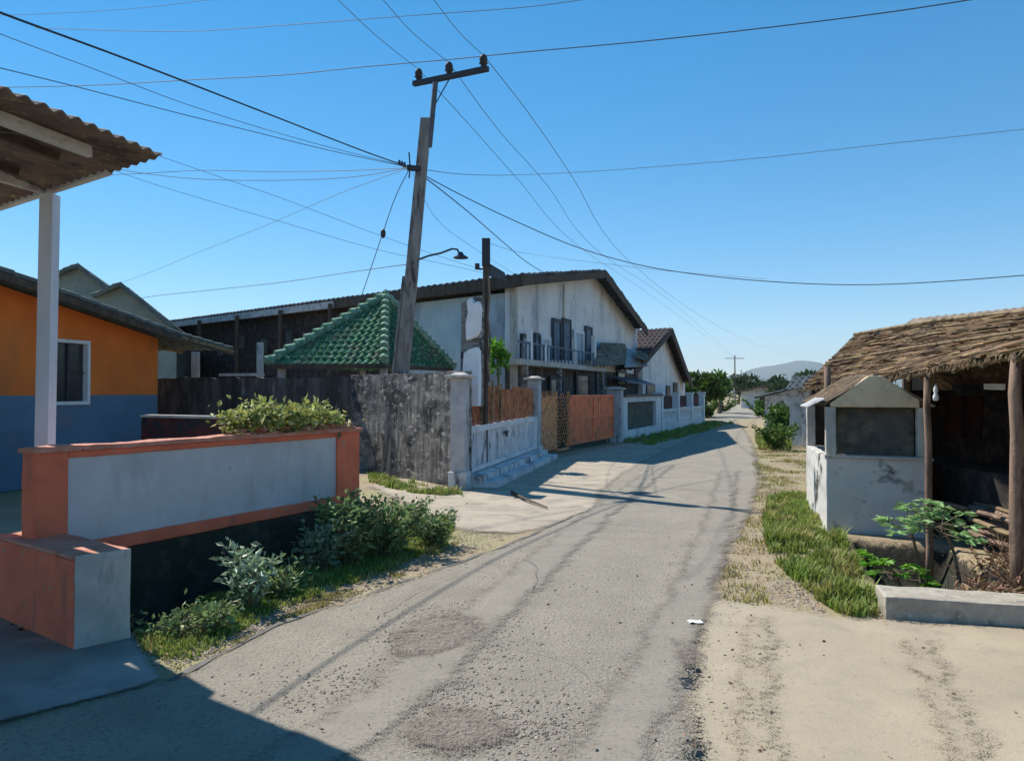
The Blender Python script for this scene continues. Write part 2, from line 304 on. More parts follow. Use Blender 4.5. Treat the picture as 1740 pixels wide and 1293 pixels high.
g.v = [V((x, y, gh(x, y))) for y in ys for x in xs]
g.f = [(j*W+i, j*W+i+1, (j+1)*W+i+1, (j+1)*W+i) for j in range(len(ys)-1) for i in range(W-1)]
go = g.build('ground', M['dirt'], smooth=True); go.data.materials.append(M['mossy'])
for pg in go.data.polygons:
    if -8 < pg.center.x < 8 and pg.center.y < 14 and pg.center.z < -.28: pg.material_index = 1  # deepest ditch faces take the mossy black as painted shade
tag(go, None, None, kind='structure')
import numpy as np
def sdist(X, Y, P):
    ins = np.zeros(X.shape, bool); best = np.full(X.shape, 9e9); n = len(P)
    for i in range(n):
        x1, y1 = P[i][0], P[i][1]; x2, y2 = P[(i+1) % n][0], P[(i+1) % n][1]; dx, dy = x2-x1, y2-y1
        t = np.clip(((X-x1)*dx+(Y-y1)*dy)/(dx*dx+dy*dy+1e-12), 0, 1); best = np.minimum(best, np.hypot(X-x1-t*dx, Y-y1-t*dy))
        with np.errstate(divide='ignore', invalid='ignore'):
            c = ((y1 > Y) != (y2 > Y)) & (X < (x2-x1)*(Y-y1)/(y2-y1+1e-15)+x1)
        ins ^= c
    return np.where(ins, best, -best)
def flat(name, pts, z, mat, margin=.35, st=.12):
    P = [(p.x, p.y) for p in pts]; x0 = min(p[0] for p in P)-margin; x1 = max(p[0] for p in P)+margin; y0 = min(p[1] for p in P)-margin; y1 = max(p[1] for p in P)+margin
    def ax(a, b, c):
        out = [c]; x = c; s_ = st
        while x < b: x += s_; out.append(x); s_ = st if x < 14 else s_*1.03
        x = c; s_ = st
        while x > a: x -= s_; out.append(x); s_ = st if x > -4 else s_*1.1
        return np.array(sorted(out))
    ax_, ay_ = ax(x0, x1, max(x0, min(x1, 0))), ax(y0, y1, max(y0, min(y1, 5)))
    X, Y = np.meshgrid(ax_, ay_); D = sdist(X, Y, P); keep = D > -margin*np.maximum(1, Y/15)
    idx = -np.ones(X.shape, int); use = np.zeros(X.shape, bool)
    ck = keep[:-1,:-1] | keep[1:,:-1] | keep[:-1,1:] | keep[1:,1:]
    use[:-1,:-1] |= ck; use[1:,:-1] |= ck; use[:-1,1:] |= ck; use[1:,1:] |= ck
    idx[use] = np.arange(use.sum()); vs = [(float(a), float(b_), z) for a, b_ in zip(X[use], Y[use])]
    J, I = np.nonzero(ck); fs = [(int(idx[j,i]), int(idx[j,i+1]), int(idx[j+1,i+1]), int(idx[j+1,i])) for j, i in zip(J, I)]
    fs = [f for f in fs if all(not inpoly(vs[k][0], vs[k][1], Q) for k in f[:1]+f[2:3] for Q in (DITCH_L, DITCH_R))]
    b = MB(); b.v = [V(v) for v in vs]; b.f = fs; o = b.build(name, mat)
    a = o.data.attributes.new('edge', 'FLOAT', 'POINT'); a.data.foreach_set('value', D[use].astype(np.float32))
    return tag(o, None, None, kind='structure')
left_px = [(280,1160),(400,1100),(480,1060),(700,985),(880,920),(950,885),(1010,862),(1020,835),(1060,802),(1130,765),(1195,735),(1216,716)]
road_l = [P3(-9,-6), P3(-3.9,2.2)]+[gr(*p) for p in left_px]
road_r = [gr(*p) for p in [(1190,1400),(1190,1293),(1182,1100),(1228,950),(1272,870),(1290,820),(1286,780),(1274,745),(1262,727),(1246,712)]]
far_l = [P3(11.6,46), P3(17,62), P3(32,110)]; far_r = [P3(35,108), P3(19.5,60.5), P3(14.6,45)]
flat('road', road_l+far_l+far_r+road_r[::-1]+[P3(.55,-6)], .006, M['asphalt'])
flat('pavement', [gr(*p) for p in [(628,826),(700,812),(790,838),(905,792),(960,775),(1040,757),(1130,743),(1192,727)]]+[gr(*p) for p in [(1195,740),(1130,770),(1060,808),(1024,840),(1016,866),(955,889),(880,905),(800,905),(740,880),(690,855)]], .002, M['pave'])
flat('driveway', [gr(1190,1400), gr(1185,1293), gr(1180,1100), gr(1205,1022), gr(1300,1030), gr(1420,1050), gr(1505,1056), gr(1740,1071), P3(7,5.2), P3(9,2), P3(4,-6), P3(.6,-6)], .010, M['drive'], margin=.38)
flat('concrete_apron', [P3(-9,-5.9), P3(-4.0,2.25), gr(276,1158), gr(250,1122), gr(226,1090), P3(-2.5,5.0), P3(-3.2,5.5), P3(-6,8), P3(-12,8)], .010, M['apron'], margin=.06)
def strip_pts(px, w_): 
    c = [gr(*p) for p in px]; L_ = []; R_ = []
    for i, p in enumerate(c):
        d = (c[min(i+1,len(c)-1)]-c[max(i-1,0)]).normalized(); n = V((-d.y,d.x,0))*w_; L_.append(p+n); R_.append(p-n)
    return L_+R_[::-1]
def egg(px, py, rx, ry, a=0):
    c = gr(px, py); u = az(a); v = az(a+90); return [c+u*ry*math.cos(k*.5236)+v*rx*math.sin(k*.5236) for k in range(12)]
flat('tyre_track', strip_pts([(1000,1350),(1090,1190),(1160,1040),(1215,900),(1240,800)], .16), .0135, M['track'], margin=.28, st=.08)
flat('tyre_track', strip_pts([(430,1350),(700,1160),(860,1010),(1010,880),(1130,790)], .18), .015, M['track'], margin=.28, st=.08)
flat('worn_patch', egg(745,1080,.26,.42,20), .0165, M['rough_patch'], margin=.28, st=.07)
flat('worn_patch', egg(780,1240,.22,.26,20), .018, M['rough_patch'], margin=.28, st=.07)
flat('worn_patch', egg(1165,1115,.03,.28,0), .0195, M['rough_patch'], margin=.28, st=.07)
flat('driveway_track', strip_pts([(1290,1350),(1285,1180),(1290,1050)], .07), .0225, M['drive_track'], margin=.28, st=.07)
flat('driveway_track', strip_pts([(1680,1350),(1600,1190),(1560,1090)], .07), .024, M['drive_track'], margin=.28, st=.07)
# dark tar seam along the road edge
sm = MB(); pts = [gr(*p) for p in [(285,1158),(400,1100),(480,1060),(590,1022),(700,985),(800,950),(880,920),(950,888),(1010,864)]]
dense = []
for a, b in zip(pts, pts[1:]):
    k = max(2, int((b-a).length/.06))
    dense += [a.lerp(b, i/k) for i in range(k)]
vs_ = []
for i, p in enumerate(dense):
    d = (dense[min(i+1, len(dense)-1)]-dense[max(i-1, 0)]).normalized(); n = V((-d.y, d.x, 0)); ww = max(.002, .016+.026*NZ.noise(p*4)); c = n*.03*NZ.noise(p*3+V((5,0,0)))
    vs_ += [V((*(p+c+n*ww).xy, .012)), V((*(p+c-n*ww).xy, .012))]
sm.add(vs_, [(2*i, 2*i+1, 2*i+3, 2*i+2) for i in range(len(dense)-1)])
tag(sm.build('road_seam', M['seam']), None, None, kind='structure')
cm = MB(); rc = random.Random(12)
for (sx_, sy_, a0_, ln_) in ((560,1090,65,2.2),(900,1010,20,3.0),(640,1040,40,1.5)):
    p = gr(sx_, sy_, .0275); a_ = a0_; n_ = int(ln_/.05); pv = []
    for i in range(n_):
        a_ += rc.gauss(0, 7); p = p+az(a_)*.05; ww = .0035*rc.uniform(.3,1.2)*(1-i/n_*.6); nn = az(a_+90)*ww; pv += [p+nn, p-nn]
    cm.add(pv, [(2*i, 2*i+1, 2*i+3, 2*i+2) for i in range(n_-1)])
tag(cm.build('road_cracks', M['seam']), None, None, kind='structure')
# loose gravel patches
gv = MB()
def pebble(m, x, y, z, r, rg):
    a = rg.random()*6; h = r*rg.uniform(.35, .6)
    q = [V((x+r*math.cos(a+k*1.57)*rg.uniform(.7,1.2), y+r*math.sin(a+k*1.57)*rg.uniform(.7,1.2), z)) for k in range(4)]
    t = V((x+rg.uniform(-.3,.3)*r, y+rg.uniform(-.3,.3)*r, z+h)); m.add(q+[t], [(0,1,4),(1,2,4),(2,3,4),(3,0,4)])
for cx_, cy_, rx, ry, n in ((760,1075,.42,.5,1500),(700,1180,.5,.35,900),(880,1240,.35,.25,700),(1165,1110,.16,.5,420),(560,1180,.6,.4,250),(1000,1180,.9,.5,160),(900,960,.8,1.2,160),(1200,1000,.15,1.2,300)):
    c = gr(cx_, cy_)
    for _ in range(int(n*.65)):
        pebble(gv, c.x+rng.gauss(0, rx*.6), c.y+rng.gauss(0, ry*.6), .009, rng.uniform(.005, .012), rng)
for _ in range(2500):
    p = gr(rng.uniform(1240, 1400), rng.uniform(790, 1060)); pebble(gv, p.x, p.y, -.012, rng.uniform(.006, .02), rng)
for _ in range(2200):
    a = rng.random(); p = gr(250+650*a+rng.gauss(0,25), 1150-250*a+rng.gauss(-18,9)); pebble(gv, p.x, p.y, -.008, rng.uniform(.005, .016), rng)
tag(gv.build('gravel', M['gravel']), 'loose reddish grey gravel scattered on the worn road and its edges', 'gravel', kind='stuff')

# ------------------------------------------------------------------ low orange wall, bench block
wd = (LW1-LW0).normalized(); wn = V((-wd.y, wd.x, 0))      # wn points to the left/back
WLn = (LW1-LW0).length
def lw(t, o=0.0, z=0.0): p = LW0+wd*t+wn*o; return V((p.x, p.y, z))
T = thing('garden_wall', LW0, 'low orange garden wall with long grey recessed panel above the ditch', 'wall')
b = MB(); z0, z1 = .40, 1.17
b.slab(lw(0), lw(.24), -.1, z1, 0, .16); b.slab(lw(WLn-.36), lw(WLn), z0, z1, 0, .16)
b.slab(lw(.24), lw(WLn-.36), z0, .50, .0, .16); b.slab(lw(.24), lw(WLn-.36), z1-.05, z1, .0, .16)
b.build('wall_frame', M['orange'], T)
b = MB(); b.slab(lw(.24), lw(WLn-.36), .50, z1-.05, .02, .14); b.build('grey_panel', M['panel_grey'], T)
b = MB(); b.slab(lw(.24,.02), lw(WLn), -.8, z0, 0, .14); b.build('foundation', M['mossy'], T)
b = MB()
n = 40
for i in range(n):
    a0, a1 = -.02+(WLn+.05)*i/n, -.02+(WLn+.05)*(i+1)/n; h0 = .012*NZ.noise(V((a0*2,0,0))); h1 = .012*NZ.noise(V((a1*2,0,0)))
    b.slab(lw(a0), lw(a1), z1, (z1+.035+h0, z1+.035+h1), -.02, .18)
b.build('coping', M['orange_top'], T)
# parapet block
A = gr(125,1105); Bq = gr(220,1085); da = V((-3.72, 5.50, 0))-A; da.normalize()
T = thing('parapet_block', A, 'low orange block with a pale grey cement end face beside the concrete apron', 'parapet')
fz = .58; Lb = 1.22; bw = Bq-A
pts = [A, Bq, Bq+da*(Lb-.02), A+da*(Lb)]
b = MB()
b.hexa([V((p.x,p.y,-.3)) for p in pts], [V((p.x,p.y,fz-.03)) for p in pts]); b.build('block_body', M['orange'], T)
b = MB(); e = (pts[1]-pts[0]).normalized(); c_ = -da
b.hexa([V((*(p+o_).xy, 0)) for p, o_ in zip([A,Bq,Bq,A], [c_*.012+e*.0, c_*.012, V((0,0,0)), V((0,0,0))])], [V((*(p+o_).xy, fz+.003)) for p, o_ in zip([A,Bq,Bq,A], [c_*.012, c_*.012, V((0,0,0)), V((0,0,0))])])
b.build('end_face', M['pale_cement'], T)
b = MB(); q = [A-e*.01, Bq+e*.01, pts[2]+e*.01, pts[3]-e*.01]
b.hexa([V((p.x,p.y,fz-.03)) for p in q], [V((p.x,p.y,fz)) for p in q]); b.build('top_slab', M['orange_top'], T)

# ------------------------------------------------------------------ porch roof and post (left foreground)
C0 = at(275, 265, 4.9); HZ = C0.z; u1 = az(15.5); w1 = az(-54.5)
T = thing('porch', P3(-3.55, 5.80), 'tiled porch roof with white beams on a slim white post at the left edge', 'porch')
tn = .16   # slope of both faces
nrm1 = V((-u1.y, u1.x, 0)).normalized()      # away from the eave, to the left
# far-edge inward normal (towards camera)
nrm2 = V((-w1.y, w1.x, 0)).normalized()
if nrm2.y > 0: nrm2 = -nrm2
hip = (nrm1+nrm2); k = 1/hip.dot(nrm1)*1.0; hv = hip*k*5.0; Hp = C0+hv+Z*tn*5.0
b = MB(); E0 = C0-u1*8.5; H0 = E0+nrm1*5.0+Z*tn*5.0
b.sheet(E0, C0, Hp, H0, period=.11, amp=.013, rows=14, step=.007, thick=.008, spp=6)
b.build('roof_tiles', M['tile_brown'], T)
b = MB(); E1 = C0+w1*5.5; H1 = E1+nrm2*5.0+Z*tn*5.0
b.sheet(C0, E1, H1, Hp, period=.11, amp=.013, rows=14, step=.007, thick=.008)
b.build('roof_tiles', M['tile_brown'], T)
b = MB(); dz = V((0,0,-.10))
for k in range(1, 26):
    p = C0-u1*(.55*k)+nrm1*.36+Z*tn*.36; b.beam(p+Z*-.05, p+nrm1*min(4.5,.33*k+.3)+Z*(-.05+tn*min(4.5,.33*k+.3)), .04, .05)
for k in range(1, 14):
    p = C0+w1*(.6*k)+nrm2*.36+Z*tn*.36; b.beam(p+Z*-.05, p+nrm2*min(4.5,.38*k+.3)+Z*(-.05+tn*min(4.5,.38*k+.3)), .04, .05)
b.build('rafters', M['wood_dark'], T)
b = MB(); ofs = .26
s1 = C0+nrm1*ofs+nrm2*ofs+Z*(-.09+tn*ofs); s1 = s1+Z*.035; b.beam(s1-u1*8, s1+u1*.02, .04, .07); b.build('eave_beam', M['wood_white'], T)
PT = V((-3.55, 5.80, 0))
b = MB(); s2 = V((PT.x, PT.y, HZ+.02)); b.beam(s2-w1*.95, s2+w1*3.5, .05, .08)
b.beam(s2-u1*7, s2-u1*.03, .05, .075)
b.build('wall_plate', M['wood_white'], T)
b = MB(); b.hexa([V((*(PT+V(q_)).xy, 0.0)) for q_ in [(-.05,-.05,0),(.05,-.05,0),(.05,.05,0),(-.05,.05,0)]],
                 [V((*(PT+V(q_)+V((.035,0,0))).xy, HZ-.02)) for q_ in [(-.05,-.05,0),(.05,-.05,0),(.05,.05,0),(-.05,.05,0)]])
b.build('post', M['post_paint'], T)
for k in range(0, 2):
    b = MB(); b.post(PT-u1*(3.6*(k+1)), .12, .12, 0, HZ, 15); b.build('rear_post', M['post_paint'], T)

# ------------------------------------------------------------------ orange house
HC = at(268, 640, 15.5); HC.z = 0; ha = 15.5; hu = az(ha); hn = V((-hu.y, hu.x, 0))
T = thing('orange_house', HC, 'orange house with blue painted lower wall and framed dark window', 'house')
def hp(px, py, off=0): return pl(px, py, HC-hn*off, ha)
far = HC+hu*0; near = HC-hu*6.5
top_c = hp(268,575).z; slope = (hp(0,485).z-top_c)/((hp(0,485)-hp(268,575)).xy.length)
def hw(t, z, off=0): p = HC-hu*t-hn*off; return V((p.x,p.y,z))
zd = hp(200,671).z
win = [hp(90,600), hp(148,600)]; t0 = (HC-win[1]).xy.length; t1 = (HC-win[0]).xy.length; wz0 = hp(120,683).z; wz1 = hp(120,582).z
b = MB(); th = hn*.2
def strip(bm, ta, tb, za, zb, off=0, thv=None):
    f = lambda z, t: z(t) if callable(z) else z
    q = [hw(ta,f(za,ta),off), hw(tb,f(za,tb),off), hw(tb,f(zb,tb),off), hw(ta,f(zb,ta),off)]
    bm.poly(q, thv if thv is not None else th)
rt = lambda t: top_c+slope*t if t < 5 else top_c+slope*(10-t)
strip(b, 0, t0, zd, rt); strip(b, t0, t1, wz1, rt); strip(b, t1, 5, zd, rt); strip(b, 5, 6.5, zd, rt)
q = [hw(0,zd), hw(0,zd)+hn*7, hw(0,top_c)+hn*7, hw(0,top_c)]; b.poly([q[0]+hn*.2, q[1], q[2], q[3]+hn*.2], -hu*.2)
b.build('upper_wall', M['house_orange'], T)
b = MB(); strip(b, 0, t0, 0, zd, -.0); strip(b, t0, t1, 0, min(wz0, zd)); strip(b, t1, 6.5, 0, zd)
q = [hw(0,0)+hn*.2, hw(0,0)+hn*7, hw(0,zd)+hn*7, hw(0,zd)+hn*.2]; b.poly(q, -hu*.2)
b.build('lower_wall', M['house_blue'], T)
b = MB()
for a_, b_, c1_, c2_ in ((t0-.05,t0+.01,wz0-.05,wz1+.05),(t1-.01,t1+.05,wz0-.05,wz1+.05)): strip(b, a_, b_, c1_, c2_, .03, hn*.15)
strip(b, t0+.01, t1-.01, wz1-.01, wz1+.05, .03, hn*.15); strip(b, t0+.01, t1-.01, wz0-.05, wz0+.01, .03, hn*.15)
wf = b.build('window', M['white'], T)
b = MB(); strip(b, t0+.01, t1-.01, wz0+.01, wz1-.01, -.08, hn*.02); b.build('pane', M['glass_dark'], wf)
b = MB()
strip(b, (t0+t1)/2-.02, (t0+t1)/2+.02, wz0+.01, wz1-.01, -.05, hn*.03); strip(b, t0+.01, (t0+t1)/2-.02, wz0+.5, wz0+.53, -.05, hn*.03)
b.build('window_bar', M['black_metal'], wf)
b = MB()   # roof: two slopes, eave extends right
ov = .55; ext = 1.7
e0 = hw(-ext, top_c-slope*ext*.55+.05, ov); e1 = hw(-ext, top_c-slope*ext*.55+.05)+hn*7.5; k0 = hw(0, top_c+.10, ov); k1 = hw(0, top_c+.10)+hn*7.5
r0 = hw(5, rt(4.999)+.12, ov); r1 = hw(5, rt(4.999)+.12)+hn*7.5
b.sheet(e0, e1, k1, k0, .22, .02, 5, .02, .05); b.sheet(k0, k1, r1, r0, .22, .02, 12, .02, .06)
l0 = hw(8, top_c, ov); l1 = hw(8, top_c)+hn*7.5; b.sheet(l0, l1, r1, r0, .22, .02, 6, .02, .06)
b.build('roof', M['tile_grey'], T)
b = MB(); b.beam(k0-Z*.13, r0-Z*.13, .03, .12); b.beam(e0-Z*.11, k0-Z*.11, .03, .10); b.build('barge_board', M['wood_dark'], T)
b = MB(); 
for k in range(6):
    s_ = k/6; p = e0.lerp(e1, s_); q_ = k0.lerp(k1, s_); b.beam(p-Z*.08, q_-Z*.09, .05, .06)
b.build('rafters', M['bamboo'], T)

# low maroon wall beside the orange house
a_, b_ = at(240, 740, 12.5), at(392, 740, 11.6)
T = thing('boundary_wall', P3(b_.x,b_.y), 'low dark maroon wall with thin pale coping in front of blackened fence', 'wall')
m_ = MB(); m_.slab(P3(a_.x,a_.y), P3(b_.x,b_.y), 0, 1.18, 0, .15); m_.build('wall', M['maroon'], T)
m_ = MB(); m_.slab(P3(a_.x,a_.y), P3(b_.x,b_.y), 1.18, 1.22, -.02, .17); m_.build('coping', M['cap'], T)

# twin gable house behind
T = thing('gabled_house', P3(*at(150,600,26).xy), 'grey green house roof with two peaks rising behind the orange house', 'house')
for (pa, pk, pb, D) in (((88,470),(136,450),(262,548),27.0),((160,502),(208,482),(300,556),24.5)):
    A_, K_, B_ = at(*pa, D), at(*pk, D), at(*pb, D); mid = at(pk[0]-2, 560, D)
    b = MB(); b.poly([V((A_.x,A_.y,2)), V((B_.x,B_.y,2)), B_-Z*.1, K_-Z*.12, A_-Z*.1], V((-.1,.25,0))); b.build('gable', M['gable_green'], T)
    b = MB(); back = V((-3.0, 9, 0)); fr = V((.1,-.35,0))
    b.sheet(B_+fr, B_+back, K_+back, K_+fr, .25, .02, 7, .02, .12); b.sheet(A_+fr, A_+back, K_+back, K_+fr, .25, .02, 4, .02, .12)
    b.build('roof', M['tile_grey'], T)
b = MB(); b.post(at(170,600,29), 5, 6, 0, 3.2, 0); b.build('wall', M['gable_green'], T)

# ------------------------------------------------------------------ yard walls
WA = P3(*gr(788,830).xy); WB = P3(*at(596,700,15.9).xy); WC = P3(*at(262,700,17.2).xy)
T = thing('concrete_wall', WA, 'mottled grey rough concrete wall ending at the corner pillar', 'wall')
m_ = MB(); n = 24
for i in range(n):
    a0 = WA.lerp(WB, i/n); a1 = WA.lerp(WB, (i+1)/n); h = lambda p: 1.93+.03*NZ.noise(p*3)+.015*NZ.noise(p*9)
    m_.slab(a0, a1, -.1, (h(a0), h(a1)), 0, -.16)
m_.build('wall', M['conc_wall'], T)
T = thing('stained_wall', WB, 'long concrete wall with black stains and pale vertical streaks behind the orange garden wall', 'wall')
m_ = MB(); nb = 40
for i in range(nb):
    a0 = WB.lerp(WC, i/nb); a1 = WB.lerp(WC, (i+1)/nb); h = lambda p: 1.90+.03*NZ.noise(p*1.5)+.03*NZ.noise(p*7)
    m_.slab(a0, a1, -.1, (h(a0), h(a1)), 0, -.14)
m_.build('wall', M['dark_wall'], T)
m_ = MB(); p_, q_ = WC.lerp(WB, .36), WC.lerp(WB, .58); m_.slab(q_, p_, 1.93, 1.99, .0, .1); m_.build('top_rail', M['cap'], T)
for px, py0, wd_ in ((332,598,.16),(442,582,.14)):
    m_ = MB(); p_ = at(px, 640, 17.6); m_.post(p_, wd_, .12, 0, at(px,py0,17.6).z, -10); o = m_.build('fence_post', M['post_white'], T)

# green tiled pavilion
pav = P3(-2.65, 15.7); ez = 2.16
N0 = at(652, 617, 15.9); N0.z = ez; Lf = at(452, 622, 16.4); Lf.z = ez+.0; Rt = at(770, 618, 20.6); Rt.z = ez+.05; Ap = at(655, 506, 18.2); Bk = Lf+Rt-N0; Bk.z = ez
T = thing('pavilion', P3(*N0.xy), 'pavilion with mossy green glazed tile hip roof behind the concrete wall', 'pavilion')
m_ = MB()
m_.sheet(Lf, N0, Ap, Ap+V((-.01,0,0)), .17, .024, 13, .028, .03, spp=7)
m_.sheet(N0, Rt, Ap+V((.01,0,0)), Ap, .17, .024, 13, .028, .03, spp=7)
m_.sheet(Rt, Bk, Ap, Ap, .3, .03, 6); m_.sheet(Bk, Lf, Ap, Ap, .3, .03, 6)
m_.build('roof', M['tile_green'], T)
for nm, P_, k in (('ridge_cap', N0, 11), ('ridge_cap', Lf, 13), ('ridge_cap', Rt, 15)):
    m_ = MB()
    for i in range(k):
        a0 = P_.lerp(Ap, i/k)+Z*.05; a1 = P_.lerp(Ap, (i+1.06)/k)+Z*.035; m_.tube([a0+Z*.03, a1], [.125,.08], 8)
    m_.build(nm, M['ridge_green'], T)
for P_ in (N0, Lf, Rt, Bk): m_ = MB(); p_ = P_.lerp(P3(Ap.x,Ap.y,ez), .12); m_.post(p_, .14, .14, 0, ez, 0); m_.build('post', M['post_white'], T)
m_ = MB(); m_.tube([Ap-Z*.02, Ap+Z*.12, Ap+Z*.2], [.13,.09,.02], 8); m_.build('finial', M['ridge_green'], T)
m_ = MB()
for P_, Q_ in ((N0,Lf),(N0,Rt)): m_.beam(P_-Z*.03, Q_-Z*.03, .03, .1)
m_.build('fascia', M['wood_dark'], T)

# ------------------------------------------------------------------ utility pole and lamp
UB = at(668, 806, 14.7); UB.z = 0; UT = at(724, 203, 14.5)
T = thing('utility_pole', UB, 'tall leaning grey power pole with crossarm behind the concrete wall', 'utility pole')
m_ = MB()
prev = UB; dirp = (UT-UB); nseg = 8; vs_ = []
def ring(P_, hw_): return [P_+V((-hw_,-hw_,0)), P_+V((hw_,-hw_,0)), P_+V((hw_,hw_,0)), P_+V((-hw_,hw_,0))]
for i in range(nseg+1): vs_ += ring(UB.lerp(UT, i/nseg), .13-.035*i/nseg)
fs_ = [(i*4+k, i*4+(k+1)%4, (i+1)*4+(k+1)%4, (i+1)*4+k) for i in range(nseg) for k in range(4)]+[(3,2,1,0), tuple(nseg*4+k for k in range(4))]
m_.add(vs_, fs_); m_.build('pole', M['pole'], T)
m_ = MB(); p0 = UB.lerp(UT, .0)+V((-.2,-.02,0)); m_.tube([p0, UB.lerp(UT,.5)+V((-.15,0,0)), UB.lerp(UT,.56)+V((-.14,-.0,0))], [.05,.045,.04], 6)
m_.build('conduit', M['pole'], T)
XB = at(714, 240, 14.45); XT = at(740, 140, 14.4)
XB = UT.lerp(UB,.08)+V((.12,-.05,0))
m_ = MB(); m_.tube([XB, XT], .05, 8); m_.build('steel_extension', M['pole_lead'], T)
CA, CB = at(703, 143, 14.9), at(829, 117, 14.0)
m_ = MB(); m_.beam(CA, CB, .09, .09); m_.build('crossarm', M['black_metal'], T)
ins = []
for (px, d_) in ((712, 14.84), (765, 14.45), (822, 14.05)):
    t = (px-703)/(829-703); p = CA.lerp(CB, t); ins.append(p+Z*.26)
    m_ = MB(); m_.tube([p+Z*.04, p+Z*.10, p+Z*.11, p+Z*.17, p+Z*.18, p+Z*.25, p+Z*.28], [.05,.05,.085,.06,.08,.06,.03], 8); m_.build('insulator', M['black_metal'], T, smooth=True)
m_ = MB(); m_.tube([XB.lerp(XT,.6), CA.lerp(CB,.5)-Z*.04], .012, 5); m_.build('brace', M['black_metal'], T)
HK = at(697, 285, 14.35)
m_ = MB(); m_.beam(HK+V((-.06,0,0)), HK+V((.18,.1,0)), .06, .10); m_.tube([HK+V((-.02,-.02,.28)), HK, HK+V((-.02,0,-.2))], .014, 5)
for k in range(3): m_.tube([HK+V((-.1-.05*k,-.03,.02*k)), HK+V((-.1-.05*k,-.03,.09+.02*k))], [.035,.02], 6)
m_.build('wire_clamp', M['black_metal'], T)
m_ = MB(); la = [at(712,441,14.4), at(728,435,14.2), at(750,430,14.0), at(768,423,13.8), at(777,424,13.75), at(781,432,13.7)]
m_.tube(la, .018, 6); lmp = m_.build('lamp_arm', M['black_metal'], T)
lp = at(783, 438, 13.7)
m_ = MB(); m_.tube([lp+Z*.1, lp+Z*.05, lp+Z*.01, lp-Z*.01], [.03,.06,.13,.135], 12); m_.build('lamp_shade', M['black_metal'], lmp)

# slim pole with meter box, at the fence
SB = at(822, 700, 14.1); SB.z = 0
T = thing('service_pole', SB, 'slim dark service pole with a black box on top near corner pillar', 'pole')
m_ = MB(); m_.tube([SB, at(824,560,14.1), at(826,440,14.1)], [.075,.065,.055], 7); m_.build('pole', M['wood_dark'], T)
m_ = MB(); pt = at(826, 430, 14.1); m_.post(pt, .15, .14, at(826,452,14.1).z, at(826,406,14.1).z, 0); m_.build('top_box', M['black_metal'], T)
m_ = MB(); p_ = at(846, 466, 14.2); m_.hexa([p_+V(q_) for q_ in ((-.20,-.06,-.02),(.16,-.06,-.13),(.16,.06,-.13),(-.20,.06,-.02))], [p_+V(q_) for q_ in ((-.17,-.06,.20),(.13,-.06,.02),(.13,.06,.02),(-.17,.06,.20))])
m_.build('tilted_box', M['pole_lead'], T)
m_ = MB(); m_.tube([at(811,452,14.1), at(816,458,14.1), at(826,455,14.1)], .02, 5); m_.tube([at(811,448,14.1), at(811,458,14.1)], .045, 7); m_.build('side_insulator', M['black_metal'], T)
m_ = MB()
pp = [at(830,470,14.0), at(832,500,14.0), at(829,540,14.0), at(833,580,14.0), at(829,620,14.0), at(832,650,14.0)]
m_.tube(pp, .02, 5); m_.build('cable', M['wood'], T)
# peeling white column
p_ = at(799, 700, 13.45); p_.z = 0
T = thing('peeling_column', p_, 'narrow peeling white slab standing above the corner pillar beside slim pole', 'column')
def irr(bm, ptsx, D, th_):
    q = [at(x_, y_, D) for x_, y_ in ptsx]; bm.poly(q, V((.05, th_, 0)))
m_ = MB(); irr(m_, [(787,690),(812,690),(813,640),(812,596),(809,590),(796,594),(788,600),(785,640)], 13.4, .12); m_.build('lower_slab', M['litter'], T)
m_ = MB(); irr(m_, [(792,578),(806,572),(813,560),(814,520),(811,512),(805,517),(799,506),(793,512),(795,530),(791,550)], 13.4, .12); m_.build('upper_slab', M['litter'], T)
m_ = MB(); irr(m_, [(782,690),(816,690),(818,506),(808,503),(784,515)], 13.54, .12); m_.build('backing', M['conc_wall'], T)

# ------------------------------------------------------------------ street fence
FB = [P3(*gr(794,831).xy), P3(*gr(912,777).xy), P3(*gr(1042,751).xy), P3(*gr(1118,734).xy), P3(*gr(1192,718).xy)]
def pillar(P_, w_, zt, label, a=17, group='white fence pillars with caps'):
    T_ = thing('fence_pillar', P_, label, 'pillar', group)
    m_ = MB(); m_.post(P_, w_, w_, -.1, zt, a); m_.build('shaft', M['post_white'], T_)
    m_ = MB(); m_.post(P_, w_+.16, w_+.16, zt, zt+.05, a); m_.post(P_, w_+.05, w_+.05, zt+.05, zt+.09, a, top=.5); m_.build('cap', M['cap'], T_)
    m_ = MB(); m_.post(P_, w_+.06, w_+.06, -.1, .28, a); m_.build('plinth', M['dirty_white'], T_)
PA = FB[0]+V((-.12,.12,0)); PB_ = FB[1]+V((-.05,.1,0)); PC_ = FB[2]+az(20)*.3
pillar(PA, .26, 1.82, 'streaked white capped pillar at the corner where the concrete wall ends')
pillar(PB_, .28, 1.88, 'grey white capped pillar between rusty sheet fence and orange gate')
pillar(PC_, .46, 1.66, 'broad white pillar at the far side of the orange gate')
d1 = (PB_-PA).normalized(); n1 = V((-d1.y, d1.x, 0)); A1 = PA+d1*.16; B1 = PB_-d1*.17
T = thing('panel_wall', A1, 'low white panelled wall topped with rusty sheets between two capped pillars', 'wall')
m_ = MB(); m_.slab(A1, B1, -.1, .98, -.06, .09); m_.build('wall', M['dirty_white'], T)
m_ = MB(); L_ = (B1-A1).length
m_.slab(A1, B1, .90, 1.0, -.10, -.061); m_.slab(A1, B1, .22, .30, -.10, -.061)
m_.slab(A1, A1+d1*.18, .30, .90, -.10, -.061); m_.slab(B1-d1*.4, B1, .30, .90, -.10, -.061); m_.build('moulding', M['plaster'], T)
